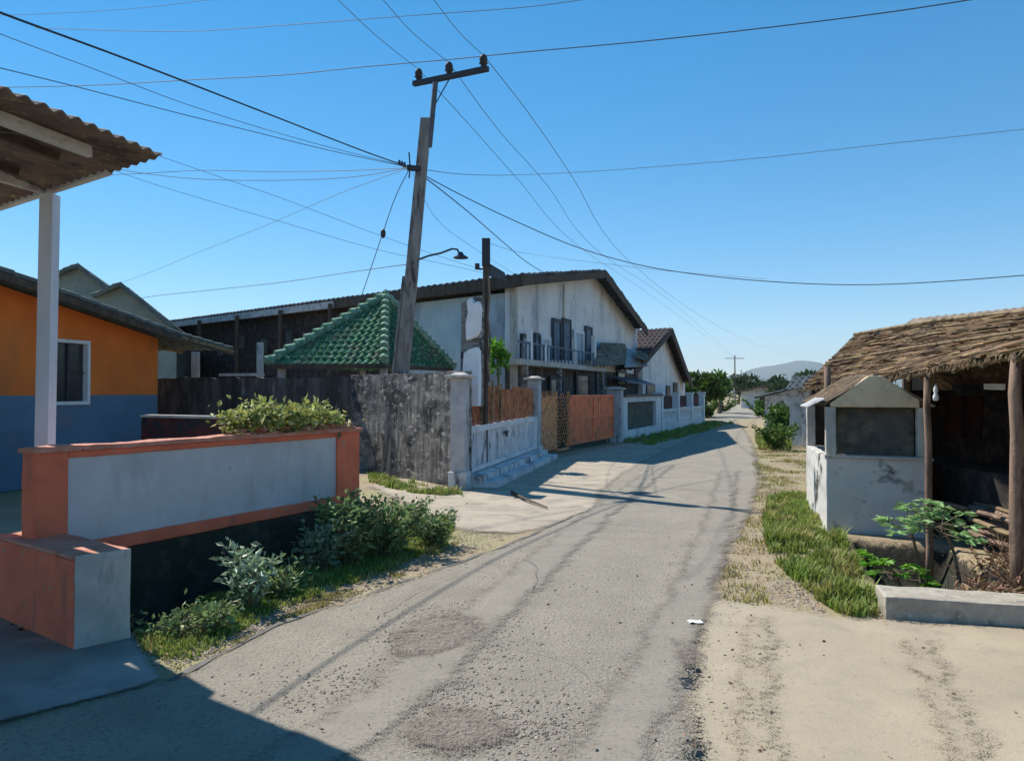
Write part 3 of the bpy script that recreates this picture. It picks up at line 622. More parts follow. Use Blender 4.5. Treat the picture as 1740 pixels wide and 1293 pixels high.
m_ = MB(); m_.slab(A1, B1, -.1, .20, -.36, -.101); m_.slab(A1, B1, -.1, .10, -.6, -.361); m_.build('step', M['dirty_white'], T)
m_ = MB(); c_ = A1.lerp(B1, .45)-n1*.1+Z*.76; m_.poly([c_+V((0,0,.05))-d1*.14, c_-Z*.07, c_+V((0,0,.05))+d1*.14], -n1*.03); m_.build('emblem', M['black_metal'], T)
m_ = MB()
segs = [(0,.42,1.70),(.40,.66,1.62),(.64,1.0,1.66)]
for s0, s1_, zt in segs:
    a0, a1 = A1.lerp(B1,s0), A1.lerp(B1,s1_); o = n1*(.03*rng.random())
    m_.sheet(V((a0.x,a0.y,1.03))+o, V((a1.x,a1.y,1.03))+o, V((a1.x,a1.y,zt))+o, V((a0.x,a0.y,zt+.05))+o, .12, .022, 0)
m_.build('rusty_sheet', M['rust_sheet'], T)
m_ = MB()
for i in range(9):
    p = A1.lerp(B1, .05+.1*i+.03*rng.random())+Z*1.0; s_ = rng.uniform(.05,.12)
    m_.hexa([p+V((-s_,-s_*.6,0)),p+V((s_,-s_*.5,0)),p+V((s_*.8,s_*.6,0)),p+V((-s_,s_*.6,0))], [p+V((-s_*.7,-s_*.4,.05)),p+V((s_*.8,-s_*.4,.07)),p+V((s_*.6,s_*.4,.05)),p+V((-s_*.6,s_*.5,.06))])
m_.build('broken_tile', M['terracotta'], T)
for i, (s_, zt) in enumerate(((.17,1.78),(.30,1.82),(.42,1.75))):
    m_ = MB(); p = A1.lerp(B1, s_)-n1*.03; m_.tube([V((p.x,p.y,1.0)), V((p.x+.01,p.y,zt))], .022, 5); m_.build('stake', M['bamboo'], T)
# gate
d2 = (FB[2]-FB[1]).normalized(); n2 = V((-d2.y, d2.x, 0)); G0 = FB[1]+d2*.25; G1_ = FB[2]-d2*.05; GL = (G1_-G0).length
T = thing('gate', G0, 'faded orange sheet metal gate with a pierced rusty middle strip', 'gate')
def gp(s_, z=0, o=0): p = G0+d2*(GL*s_)+n2*o; return V((p.x,p.y,z))
# positions from the photo
def gs(px): q_ = pl(px, 700, G0, math.degrees(math.atan2(d2.x, d2.y))); return (q_-G0).dot(d2)/GL
s_a, s_b, s_c, s_d = .0, gs(944), gs(966), 1.0
m_ = MB(); m_.slab(gp(s_a), gp(s_b), .12, 1.48, -.02, .02)
for k in range(7):
    p = gp(s_a+(s_b-s_a)*(k+.5)/7); m_.tube([V((p.x,p.y,1.44)), V((p.x,p.y,1.62))], [.03,.008], 5)
g1 = m_.build('gate_leaf', M['gate_rust'], T)
for z_ in (.2,.8,1.4): m_ = MB(); m_.slab(gp(s_a), gp(s_b), z_-.03, z_+.03, -.045, -.021); m_.build('rail', M['gate_rust'], g1)
m_ = MB()
for k in range(2): m_.slab(gp(s_b+(s_c-s_b)*k*.94), gp(s_b+(s_c-s_b)*(k*.94+.06)), .05, 1.6, -.03, .03)
wdt = (s_c-s_b)*GL
for r_ in range(7):
    for c__ in range(3):
        cc = gp(s_b+(s_c-s_b)*(.22+.28*c__))+Z*(.25+.19*r_+.09*(c__%2)); rr = .07
        ringp = [cc+d2*rr*1.5*math.cos(a*.7854)+Z*rr*math.sin(a*.7854) for a in range(9)]; m_.tube(ringp, .014, 4, cap=False)
m_.slab(gp(s_b), gp(s_c), .05, .11, -.03, .03); m_.build('scroll_panel', M['gate_rust'], T)
m_ = MB(); m_.slab(gp(s_c), gp(s_d), .16, 1.50, -.02, .02); g2 = m_.build('gate_leaf', M['gate'], T)
m_ = MB()
for z_ in (.19, .86, 1.47): m_.slab(gp(s_c), gp(s_d), z_-.035, z_+.035, -.05, -.021)
for s_ in (s_c+.004, (s_c+s_d)/2, s_d-.012): m_.slab(gp(s_), gp(s_+.008), .23, 1.43, -.045, -.021)
for k in range(20):
    s_ = s_c+(s_d-s_c)*(k+.5)/20; m_.slab(gp(s_), gp(s_+.002), .23, .82, -.028, -.021); m_.slab(gp(s_), gp(s_+.002), .90, 1.43, -.028, -.021)
m_.build('rail', M['gate'], g2)
# kerb rubble in front of gate
for i, (px, py, s_) in enumerate(((985,785,.22),(1008,790,.3),(1035,778,.25),(960,800,.2),(1060,772,.25))):
    pass
# framed wall and balustrade
def fl(i, s_): return FB[i].lerp(FB[i+1], s_)
d3 = (FB[3]-FB[2]).normalized(); W0 = FB[2]+d3*.75; W1 = FB[3]
T = thing('framed_wall', W0, 'white street wall framing one large dark square panel beyond the gate', 'wall')
L3 = (W1-W0).length
m_ = MB(); m_.slab(W0, W0+d3*L3*.10, -.1, 1.42, -.12, .12); m_.slab(W1-d3*L3*.16, W1, -.1, 1.42, -.12, .12); m_.slab(W0+d3*L3*.10, W1-d3*L3*.16, -.1, .30, -.12, .12); m_.slab(W0+d3*L3*.10, W1-d3*L3*.16, 1.24, 1.42, -.12, .12); m_.build('frame', M['plaster'], T)
m_ = MB(); m_.slab(W0+d3*L3*.10, W1-d3*L3*.16, .30, 1.24, .0, .04); m_.build('dark_panel', M['mesh_panel'], T)
m_ = MB(); m_.slab(W0-d3*.05, W1+d3*.1, 1.42, 1.50, -.2, .2); m_.build('coping', M['black_metal'], T)
d4 = (FB[4]-FB[3]).normalized(); T = thing('balustrade_fence', FB[3], 'white baluster fence with pale posts running off beside the shaded verge', 'fence')
L4 = (FB[4]-FB[3]).length; a_ = FB[3]+d4*.2
m_ = MB(); m_.slab(a_, FB[4], -.1, .28, -.12, .12); m_.slab(a_, FB[4], .78, .86, -.08, .08); m_.build('rail', M['plaster'], T)
for k in range(4):
    p = a_+d4*(L4-.2)*k/3; m_ = MB(); m_.post(p, .3, .3, -.1, 1.5, 22); m_.post(p, .4, .4, 1.5, 1.56, 22); m_.build('post', M['white'], T)
nb = 40
for k in range(nb):
    s_ = (k+.5)/nb; p = a_+d4*(L4-.2)*s_; m_ = MB()
    m_.tube([p+Z*.28, p+Z*.36, p+Z*.5, p+Z*.66, p+Z*.78], [.05,.075,.05,.04,.055], 6); m_.build('baluster', M['white'], T)
m_ = MB(); m_.slab(a_, FB[4], .88, 1.40, .12, .16); m_.build('backing_panel', M['maroon'], T)

# ------------------------------------------------------------------ main white building
BA = 22.0; BP = P3(0.0, 20.0); bu = az(BA); bn = V((math.cos(R(BA)), -math.sin(R(BA)), 0)); be = az(-48.7)
def bf(px, py, off=0): return pl(px, py, BP+bn*off, BA)
def bt(t, z, off=0): p = BP+bu*t+bn*off; return V((p.x,p.y,z))
def tt(px, off=0): return (bf(px,600,off)-(BP+bn*off)).dot(bu)
T = thing('white_building', BP, 'large weathered white gabled building with upper balcony and long side roof', 'building')
zc = bf(872,489).z; tp_ = tt(1013); zp = bf(1013,474).z; tr_ = tt(1083); zr = bf(1083,550).z; zs = 2.35
m_ = MB(); thk = -bn*.2
m_.poly([bt(0,zs), bt(tr_,zs), bt(tr_,zr), bt(tp_,zp), bt(tp_*.35, zc+(zp-zc)*.5), bt(0,zc)], thk); m_.build('front_wall', M['plaster'], T)
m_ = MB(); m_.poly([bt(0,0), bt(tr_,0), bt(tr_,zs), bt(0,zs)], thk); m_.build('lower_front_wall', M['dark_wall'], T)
# right flank and side walls
S1 = BP+be*4.3; S2 = BP+be*20.5
m_ = MB(); m_.poly([BP+V((-.01,.02,0)), S1, S1+Z*4.2, BP+Z*4.2+V((-.01,.02,0))], V((.15,.13,0))); m_.build('side_wall', M['plaster_blue_shade'], T)  # white side wall, its shaded look painted in as blue-grey
m_ = MB(); m_.poly([S1, S2, S2+Z*4.35, S1+Z*4.35], V((.15,.13,0))); m_.build('board_wall', M['near_black'], T)
for k in range(6):
    p = S1+be*(.1+2.9*k)-V((.66,.75,0))*.5; m_ = MB(); m_.tube([P3(p.x,p.y,0), P3(p.x,p.y,4.4)], .08, 6); m_.build('side_post', M['wood_dark'], T)
for k in range(9): m_ = MB(); p = S1+be*(1.1+1.6*k)-V((.66,.75,0))*.15; m_.post(p, .22, .05, 3.0+.2*(k%2), 3.5+.2*(k%2), -48); m_.build('vent', M['tile_grey'], T)
zE = at(862, 470, 20).z; tEl = -.55
m_ = MB()   # roof
e0 = bt(tEl, zE-.05, .55); pk_o = bt(tt(1030,.55), bf(1030,459,.55).z, .55); rr_o = bt(tt(1100,.55), bf(1100,557,.55).z, .55)
L_ = be*21
m_.sheet(e0, e0+L_, pk_o+L_, pk_o, .25, .025, 14, .03, .06, spp=4); m_.sheet(rr_o, rr_o+L_, pk_o+L_, pk_o, .25, .025, 14, .03, .06, spp=4)
m_.build('roof', M['roof_dark'], T)
m_ = MB(); m_.beam(e0-Z*.18+bn*-.02, pk_o-Z*.16, .05, .22); m_.beam(pk_o-Z*.18, rr_o-Z*.20, .05, .30); m_.build('barge_board', M['wood_dark'], T)
m_ = MB(); e0w = e0-Z*.16
m_.beam(e0w, e0w+be*8, .06, .26); m_.build('fascia', M['wood_dark'], T)
m_ = MB(); m_.beam(e0w+be*8, e0w+be*20.8, .06, .22); m_.build('gutter', M['pale_sheet'], T)
m_ = MB()   # soffit
q0 = bt(0,zE-.32,.5); m_.poly([e0-Z*.30, e0-Z*.30+L_, P3(*(BP+be*21).xy,zE-.30), P3(*BP.xy,zE-.30)], Z*.03); m_.build('soffit', M['wood_dark'], T)
m_ = MB(); m_.post(BP+bn*.05-bu*.0, .16, .16, 0, zc+.15, BA); m_.build('corner_column', M['pale_cement'], T)
for px in (905, 950, 985): # gable streak pipes
    pass
m_ = MB(); p_ = bf(958, 480, .05); m_.tube([bf(958,482,.05), bf(958,545,.05)], .03, 5); m_.build('downpipe', M['pale_cement'], T)
# balcony
BO = .6
sa, sb_ = tt(884, BO), tt(1030, BO); zB = bf(955, 617, BO).z
m_ = MB(); m_.poly([bt(sa,zB-.14,BO), bt(sb_,zB-.14,BO), bt(sb_,zB-.14,.005), bt(sa,zB-.14,.005)], Z*.14); bal = m_.build('balcony', M['pale_cement'], T)
for px, pt_ in ((900,560),(924,585),(976,575),(1009,571)):
    m_ = MB(); p_ = bf(px, 600, BO-.1); m_.post(p_, .13 if px != 976 else .10, .13, zB, bf(px,pt_,BO-.1).z, BA); m_.build('balcony_post', M['white'], bal)
m_ = MB()
for px in range(888, 1028, 6):
    p_ = bf(px, 600, BO-.06); m_.tube([P3(p_.x,p_.y,zB), P3(p_.x,p_.y,zB+.42)], .02, 4)
m_.beam(bt(sa,zB+.43,BO-.06), bt(sb_,zB+.43,BO-.06), .04, .05); m_.build('railing', M['blue_paint'], bal)
def opening(name, x0, x1, y0, y1, mat, off=.02, fr=None):
    t0_, t1_ = tt(x0), tt(x1); za = bf((x0+x1)/2, y1).z; zb_ = bf((x0+x1)/2, y0).z
    m_ = MB(); m_.poly([bt(t0_,za,off), bt(t1_,za,off), bt(t1_,zb_,off), bt(t0_,zb_,off)], bn*.04); o = m_.build(name, mat, T)
    m_ = MB(); w_ = (t1_-t0_)*.1
    for a0, a1 in ((t0_,t0_+w_),(t1_-w_,t1_)): m_.poly([bt(a0,za,off+.041), bt(a1,za,off+.041), bt(a1,zb_,off+.041), bt(a0,zb_,off+.041)], bn*.03)
    m_.poly([bt(t0_+w_,zb_-.1,off+.041), bt(t1_-w_,zb_-.1,off+.041), bt(t1_-w_,zb_,off+.041), bt(t0_+w_,zb_,off+.041)], bn*.03)
    m_.build('frame', fr or M['black_metal'], o); return o
opening('balcony_door', 936, 950, 542, 612, M['blue_paint']); opening('balcony_door', 953, 967, 542, 612, M['blue_paint'])
opening('balcony_window', 992, 1003, 555, 612, M['blue_paint']); opening('balcony_window', 905, 914, 566, 612, M['blue_paint'])
opening('balcony_window', 883, 896, 568, 612, M['glass_dark'])
opening('balcony_window', 916, 932, 572, 610, M['plaster_blue_shade'], fr=M['white']); opening('balcony_window', 972, 989, 562, 612, M['plaster_blue_shade'], fr=M['white'])
opening('front_door', 1010, 1032, 632, 690, M['blue_paint']); opening('front_window', 975, 1000, 634, 690, M['glass_dark']); opening('front_window', 930, 955, 640, 690, M['glass_dark'])
opening('front_window', 1046, 1062, 630, 652, M['glass_dark'])
for px in (892, 950, 1022):
    m_ = MB(); p_ = bf(px, 640, BO-.1); m_.post(p_, .14, .14, 0, zB-.14, BA); m_.build('veranda_post', M['conc_wall'], T)
# awnings to the right of the balcony
def awn(corners, name='awning', mat='rust_roof'):
    q = [bf(x_, y_, o_) for x_, y_, o_ in corners]; m_ = MB(); m_.sheet(q[0], q[1], q[2], q[3], .18, .02, 0, thick=.02); return m_.build(name, M[mat], T)
awn([(1010,622,.8),(1078,618,.8),(1062,584,.2),(1020,582,.2)]); awn([(1062,624,.95),(1100,622,.95),(1092,598,.4),(1066,592,.4)], mat='pale_sheet'); awn([(1080,606,1.1),(1103,614,1.1),(1100,600,.7),(1082,596,.7)])

# second gabled house
RP = P3(5.6, 33.0)
def rf(px, py, off=0): return pl(px, py, RP+bn*off, BA)
T = thing('small_gabled_house', RP, 'smaller white gabled house with dark red tile roof beyond the balcony building', 'house')
kx = rf(1138,566); lx = rf(1092,616); rx_ = rf(1164,646)
m_ = MB(); m_.poly([P3(*lx.xy,0), P3(*rx_.xy,0), rx_, kx, lx], -bn*.2); m_.build('front_wall', M['plaster'], T)
m_ = MB(); m_.poly([P3(*lx.xy,0), P3(*(lx+be*9).xy,0), (lx+be*9)*1, lx], V((.1,.1,0))); m_.build('side_wall', M['plaster'], T)
k2 = rf(1142,557,.5); l2 = rf(1078,628,.5); r2 = rf(1176,650,.5)
m_ = MB(); m_.sheet(l2, l2+be*10, k2+be*10, k2, .25, .03, 12, .04, .05, spp=4); m_.sheet(r2, r2+be*10, k2+be*10, k2, .25, .03, 10, .04, .05, spp=4); m_.build('roof', M['tile_red'], T)
m_ = MB(); m_.beam(l2-Z*.16, k2-Z*.16, .05, .24); m_.beam(k2-Z*.2, r2-Z*.24, .06, .42); m_.build('barge_board', M['tile_red'], T)
m_ = MB(); q0 = rf(1066,650,.6); q1 = rf(1112,655,.6); m_.poly([q0, q1, q1+bn*-.6+Z*.2, q0+bn*-.6+Z*.2], Z*.06); m_.build('ledge', M['blue_paint'], T)
for a0, a1, y0, y1 in ((1098,1112,652,690),(1132,1138,655,700),(1144,1150,650,700)):
    p0, p1 = rf(a0,y1,.02), rf(a1,y1,.02); zt = rf(a0,y0,.02).z; m_ = MB(); m_.poly([p0, p1, P3(*p1.xy,zt), P3(*p0.xy,zt)], bn*.05); m_.build('window', M['glass_dark'], T)

# ------------------------------------------------------------------ kiosk (white half walled hut)
K0 = P3(3.63, 8.85); ku = az(115); kv = az(15); KW, KD = 1.06, 2.05
def kp(a, b_, z=0): p = K0+ku*a+kv*b_; return V((p.x,p.y,z))
T = thing('kiosk', K0, 'small white half walled kiosk with tan gable front and dark wide window', 'kiosk')
def kbox(m_, a0, a1, b0, b1, z0_, z1_): m_.hexa([kp(a0,b0,z0_),kp(a1,b0,z0_),kp(a1,b1,z0_),kp(a0,b1,z0_)], [kp(a0,b0,z1_),kp(a1,b0,z1_),kp(a1,b1,z1_),kp(a0,b1,z1_)]); return m_
m_ = MB(); kbox(m_, 0, KW, 0, .1, -.5, .84); kbox(m_, 0, .1, .1, KD, -.3, .84); kbox(m_, KW-.1, KW, .1, KD, -.3, .84); kbox(m_, .1, KW-.1, KD-.1, KD, -.3, .84); m_.build('half_wall', M['kiosk'], T)
m_ = MB(); kbox(m_, -.02, KW+.02, -.03, .12, .84, .87); m_.build('sill', M['pale_cement'], T)
for a0 in (0.0, KW-.12):
    for b0 in (0.01, KD-.12):
        m_ = MB(); kbox(m_, a0, a0+.11, b0, b0+.11, .87 if b0 < 1 else .84, 1.42); m_.build('corner_post', M['pale_cement'], T)
m_ = MB(); m_.poly([kp(.05,.0,1.42), kp(KW-.1,.0,1.42), kp(KW-.1,.0,1.50), kp(KW*.55,-.02,1.775), kp(KW*.42,-.02,1.775), kp(.05,.0,1.47)], kv*.08); m_.build('gable', M['kiosk_gable'], T)
m_ = MB()
kbox(m_, .115, KW-.125, .16, .18, .87, 1.403)
m_.build('shutter', M['mesh_panel'], T)
m_ = MB()
for (a0, z0_, a1, z1_, mt) in ((-.03,1.455,.5,1.79,'old_tile'),(KW+.05,1.44,.5,1.80,'rust_roof')):
    m_ = MB(); m_.sheet(kp(a0,-.01,z0_), kp(a0,KD+.15,z0_), kp(a1,KD+.15,z1_), kp(a1,-.01,z1_), .076, .010, 0, thick=.008); m_.build('roof', M[mt], T)
m_ = MB(); m_.sheet(kp(-.20,-.03,1.42), kp(-.20,.8,1.42), kp(-.02,.8,1.52), kp(-.02,-.03,1.52), .076, .008, 0, thick=.01); m_.build('eave_sheet', M['pale_sheet'], T)
m_ = MB(); kbox(m_, .1, KW-.1, .1, KD-.1, 1.405, 1.415); m_.build('ceiling', M['wood_dark'], T)

# ------------------------------------------------------------------ open shelter on the right
T = thing('shelter', P3(4.0, 6.1), 'low open shelter with rough brown roof and crooked wooden posts at right edge', 'shelter')
EV = [at(1368,656,12.6), V((4.42,8.9,1.79)), V((4.05,6.1,1.93)), V((3.9,2.0,2.05))]
RG = [at(1452,574,12.8), V((5.66,10.2,2.49)), V((5.70,7.0,2.38)), V((5.7,2.0,2.34))]
m_ = MB(); rnd = random.Random(3)
for i in range(3):
    m_.sheet(EV[i], EV[i+1], RG[i+1], RG[i], .3, .012, 7, .02, .03, spp=4)
m_.build('roof', M['old_tile'], T)
m_ = MB()
for i in range(3):
    A_, B_ = RG[i], RG[i+1]; m_.sheet(A_+V((1.6,0,-1.0)), B_+V((1.6,0,-1.0)), B_, A_, .16, .022, 6, .02, .03, spp=4)
m_.build('rear_roof', M['old_tile'], T)
m_ = MB(); rs = random.Random(33)
def rpt(u_, t_): 
    u_ = max(0, min(2.9999, u_)); i = int(u_); f_ = u_-i; return EV[i].lerp(EV[i+1], f_).lerp(RG[i].lerp(RG[i+1], f_), t_)
rn = (EV[2]-EV[1]).cross(RG[1]-EV[1]).normalized(); rn = -rn if rn.z < 0 else rn
for k in range(7500):
    t_ = rs.random()**1.1*1.02-.02; u_ = rs.uniform(0, 2.9); hl = rs.uniform(.05,.16); lift = rs.uniform(.012,.035)
    a0 = rpt(u_-hl, t_+rs.gauss(0,.012))+rn*lift; a1 = rpt(u_+hl, t_+rs.gauss(0,.012))+rn*(lift+rs.gauss(0,.01)); wv = (RG[1]-EV[1]).normalized()*rs.uniform(.004,.010)+rn*rs.gauss(0,.006)
    m_.add([a0-wv, a1-wv, a1+wv, a0+wv], [(0,1,2,3)])
for k in range(1500):
    u_ = rs.uniform(0, 2.9); p = rpt(u_, rs.uniform(-.01,.03))+rn*rs.uniform(-.02,.03); d = (EV[1]-RG[1]).normalized()*rs.uniform(.04,.14)+Z*-rs.uniform(0,.05)+V((0,rs.gauss(0,.04),0)); sd_ = V((0,rs.uniform(.005,.012),0))
    m_.add([p-sd_, p+sd_, p+d], [(0,1,2)])
m_.build('thatch', M['thatch'], T)
for t_, r_ in ((0.02,.028),(.42,.016),(1.0,.03)):
    m_ = MB(); m_.tube([EV[i].lerp(RG[i], t_)+V((0,0,.055 if t_ > .1 else -.05)) for i in range(4)], r_, 7); m_.build('bamboo_pole', M['bamboo'], T)
m_ = MB()
for k in range(16):
    s_ = k/15*3; i = min(2, int(s_)); f_ = s_-i; a0 = EV[i].lerp(EV[i+1], f_); a1 = RG[i].lerp(RG[i+1], f_)
    m_.tube([a0-Z*.07-(a1-a0)*.04, a1-Z*.07], .02, 5)
m_.build('rafters', M['bamboo'], T)
def wob(P_, zt, r0, r1, n=7, a=.03, z0=-.4):
    out = []
    for i in range(n): out.append(V((P_.x+a*NZ.noise(V((i*.9,P_.x,3))), P_.y, z0+(zt-z0)*i/(n-1))))
    return out, [r0+(r1-r0)*i/(n-1)+.004*NZ.noise(V((i,5,P_.y))) for i in range(n)]
p_, r_ = wob(V((4.03,6.12,0)), 1.90, .055, .045, z0=-.02); m_ = MB(); m_.tube(p_, r_, 8); m_.build('post', M['wood'], T, smooth=True)
p_, r_ = wob(V((4.32,7.95,0)), 1.80, .038, .034); m_ = MB(); m_.tube(p_, r_, 7); m_.build('post', M['wood'], T, smooth=True)
for P_ in (V((5.7,11,0)), V((5.7,7.6,0)), V((4.5,10.9,0)), V((4.0,4.9,0))):
    p_, r_ = wob(P_, 1.65 if P_.y > 10.9 and P_.x < 5 else (1.95 if P_.x < 5 else 2.4), .05, .045); m_ = MB(); m_.tube(p_, r_, 7); m_.build('post', M['wood'], T, smooth=True)
m_ = MB(); m_.slab(P3(7.0,1.8), P3(7.0,12.0), -.1, 1.7, 0, .1); m_.slab(P3(4.7,12.0), P3(7.0,12.0), -.1, 1.62, 0, .1); m_.build('back_wall', M['near_black'], T)
m_ = MB(); m_.slab(P3(5.6,6.6), P3(5.6,9.8), 0, .75, 0, .6); m_.build('counter', M['near_black'], T)
# added white bar in place of a light gap, hanging bag, firewood
a0, a1 = at(1674,659,8.0), at(1706,660,7.7); m_ = MB(); m_.tube([a0,a1], .017, 8)
T = thing('light_gap_bar', a0, 'white bar standing in for a light gap inside the dark shelter', 'light gap bar'); m_.build('tube', M['white'], T)
m_ = MB(); m_.beam(a0+Z*.03, a1+Z*.03, .03, .03); m_.build('bar_backing', M['white'], T)
m_ = MB(); m_.tube([a0+Z*.04, V((a0.x,a0.y,2.1))], .004, 4); m_.build('cord', M['wire'], T)
p_ = at(1590, 668, 7.85); m_ = MB(); m_.tube([p_+Z*.22, p_+Z*.08], .004, 4)
T = thing('hanging_bottle', p_, 'small white bottle hanging on string beside slim shelter post', 'bottle'); m_.build('string', M['wire'], T)
m_ = MB(); m_.tube([p_+Z*.09, p_+Z*.07, p_+Z*.03, p_+Z*.0, p_-Z*.03, p_-Z*.07, p_-Z*.08], [.008,.012,.026,.014,.028,.028,.01], 10); m_.build('bottle', M['white'], T, smooth=True)
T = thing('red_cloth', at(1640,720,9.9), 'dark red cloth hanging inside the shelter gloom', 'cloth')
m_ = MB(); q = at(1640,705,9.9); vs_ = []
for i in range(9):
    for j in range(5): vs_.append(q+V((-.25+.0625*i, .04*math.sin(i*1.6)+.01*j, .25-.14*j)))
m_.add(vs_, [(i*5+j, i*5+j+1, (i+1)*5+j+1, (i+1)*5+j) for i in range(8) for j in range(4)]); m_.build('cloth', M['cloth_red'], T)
rw = random.Random(11)
for k in range(26):
    x_ = 4.75+rw.uniform(0,.5); z_ = .05+.055*(k//4)+rw.uniform(0,.02); y_ = 7.5+rw.uniform(-.2,.2); ln = rw.uniform(.9,1.5)
    m_ = MB(); m_.tube([V((x_,y_-ln/2,z_)), V((x_+rw.uniform(-.1,.1),y_,z_+.01)), V((x_+rw.uniform(-.1,.1),y_+ln/2,z_+rw.uniform(-.03,.05)))], [rw.uniform(.02,.035)]*3, 6)
    tag(m_.build('firewood_stick', M['wood'] if k % 3 else M['bamboo']), 'weathered stick in the firewood pile stacked in the dark shelter', 'firewood', 'sticks in the firewood pile')
# pale roof behind the shelter
q = [at(1535,553,13.5), at(1800,530,13.0), at(1800,520,14.5), at(1552,541,15)]
T = thing('rear_shed', P3(*q[0].xy), 'shed with faded greyish corrugated roof showing above the rough brown shelter roof', 'shed')
m_ = MB(); m_.sheet(q[0], q[1], q[2]+Z*.05, q[3]+Z*.0, .15, .008, 0, thick=.03); m_.build('roof', M['rust_roof'], T)
m_ = MB(); m_.slab(P3(q[0].x+.1,q[0].y+.2), P3(q[1].x,q[1].y+.2), 0, (q[0].z-.03, q[1].z-.03), 0, .1); m_.build('wall', M['wood_dark'], T)
q = [at(1332,664,22), at(1425,652,21), at(1440,630,24), at(1350,640,25)]
T = thing('far_shed', P3(*q[0].xy), 'low dark shed roof with pale edge past the shelter end', 'shed')
m_ = MB(); m_.sheet(q[0], q[1], q[2], q[3], .2, .025, 4, .03, .03); m_.build('roof', M['roof_dark'], T)
m_ = MB(); m_.slab(P3(q[0].x+.3,q[0].y+.4), P3(q[1].x+.3,q[1].y+.4), 0, 1.5, 0, .1); m_.build('wall', M['dirty_white'], T)

# concrete slab (culvert kerb)
SA = gr(1505,1051); SAd = az(105)
T = MB(); a0 = SA; L_ = 2.4
nseg = 1
for i in range(nseg):
    p0 = a0+SAd*L_*i/nseg; p1 = a0+SAd*L_*(i+1)/nseg
    h0 = .155+.006*NZ.noise(p0*5); h1 = .155+.006*NZ.noise(p1*5)
    T.slab(p0, p1, -.1, (h0,h1), 0, .36)
tag(T.build('concrete_kerb', M['kerb']), 'pale low concrete kerb block along the right edge of the driveway', 'kerb')

# ------------------------------------------------------------------ plants
def stems(m_, base, n, h, spread, rg, r=.006):
    tips = []
    for _ in range(n):
        a = rg.random()*6.28; t = base+V((math.cos(a)*spread*rg.random(), math.sin(a)*spread*rg.random(), h*rg.uniform(.6,1)))
        mid = base.lerp(t, .5)+V((rg.gauss(0,.02),rg.gauss(0,.02),.03*h)); m_.tube([base+V((rg.gauss(0,.02),rg.gauss(0,.02),0)), mid, t], [r, r*.8, r*.4], 4); tips.append((mid, t))
    return tips
def bush(name, base, h, spread, nst, nl, size, mat, label, cat, rg, group=None, asp=.5, low=.15):
    T_ = thing(name, base, label, cat, group)
    m_ = MB(); tips = stems(m_, base, nst, h, spread, rg); m_.build('stems', M['bark'], T_)
    m_ = MB()
    for _ in range(nl):
        a, t = rg.choice(tips); s_ = rg.uniform(low, 1.0)
        p = (base.lerp(a, s_*2) if s_ < .5 else a.lerp(t, s_*2-1))+V((rg.gauss(0,.045), rg.gauss(0,.045), rg.gauss(0,.03)))
        if p.z < base.z+.01: p.z = base.z+.02
        d = (p-base).normalized(); d = V((d.x+rg.gauss(0,.7), d.y+rg.gauss(0,.7), d.z*.4+rg.gauss(0,.5))).normalized()
        m_.leaf(p, d, size*rg.uniform(.6,1.3), asp, rg)
    m_.build('foliage', M[mat], T_); return T_
rb = random.Random(21)
G_ = 'weedy bushes along the left ditch'
bush('bush', gr(590,958), .66, .42, 16, 1500, .065, 'weed', 'dark green weedy bush nearest the grey panel end of the orange wall', 'bush', rb, G_)
bush('bush', gr(655,945), .60, .52, 22, 2300, .06, 'weed', 'largest dense green bush in the roadside clump', 'bush', rb, G_)
bush('bush', gr(735,925), .42, .34, 14, 1100, .055, 'weed', 'small rounded bush closest to the road at the clump end', 'bush', rb, G_)
bush('bush', gr(545,965), .40, .32, 12, 650, .07, 'weed_blue', 'pale grey green leggy weed beside the dark ditch shade', 'bush', rb, G_)
bush('weed', gr(480,1010), .24, .34, 12, 620, .055, 'weed', 'low spreading green weed between the upright blue green weed and the bush clump', 'weed', rb)
bush('weed', gr(300,1075), .12, .30, 10, 420, .045, 'weed', 'flat creeping weed closest to the orange block', 'weed', rb)
bush('weed', gr(425,1032), .50, .22, 9, 420, .075, 'weed_blue', 'upright blue green weed with broad leaves standing over the ditch edge', 'weed', rb)
bush('weed', gr(365,1072), .20, .20, 9, 300, .055, 'weed', 'low dark green weed in the yellow grass near orange block', 'weed', rb)
def grass(name, poly, n, h, rg, mat, label, lean=.5, wd_=.006, dens=.42):
    m_ = MB(); xs_ = [p[0] for p in poly]; ys_ = [p[1] for p in poly]; k = 0; tries = 0
    while k < n and tries < n*20:
        tries += 1
        x_, y_ = rg.uniform(min(xs_), max(xs_)), rg.uniform(min(ys_), max(ys_))
        if not inpoly(x_, y_, poly): continue
        dn = NZ.noise(V((x_*1.8, y_*1.8, 7)))
        dn += .6*NZ.noise(V((x_*5, y_*5, 3)))
        if rg.random() > dens+dn*1.7: continue
        k += 1; a = rg.random()*6.28; hh = h*rg.uniform(.3, 1.2)*(.55+1.1*max(0, dn)); L2 = lean*hh*rg.uniform(.2, 1.3)
        b0 = V((x_, y_, min(0, gh(x_, y_))-.005)); s_ = V((math.cos(a+1.57), math.sin(a+1.57), 0))*wd_; d = V((math.cos(a), math.sin(a), 0))
        m1 = b0+d*L2*.35+Z*hh*.6; tp2 = b0+d*L2+Z*hh
        m_.add([b0-s_, b0+s_, m1+s_*.8, m1-s_*.8, tp2], [(0,1,2,3),(3,2,4)])
    o = m_.build(name, M[mat]); return tag(o, label, 'grass', kind='stuff')
gp_ = lambda L: [tuple(gr(*p).xy) for p in L]
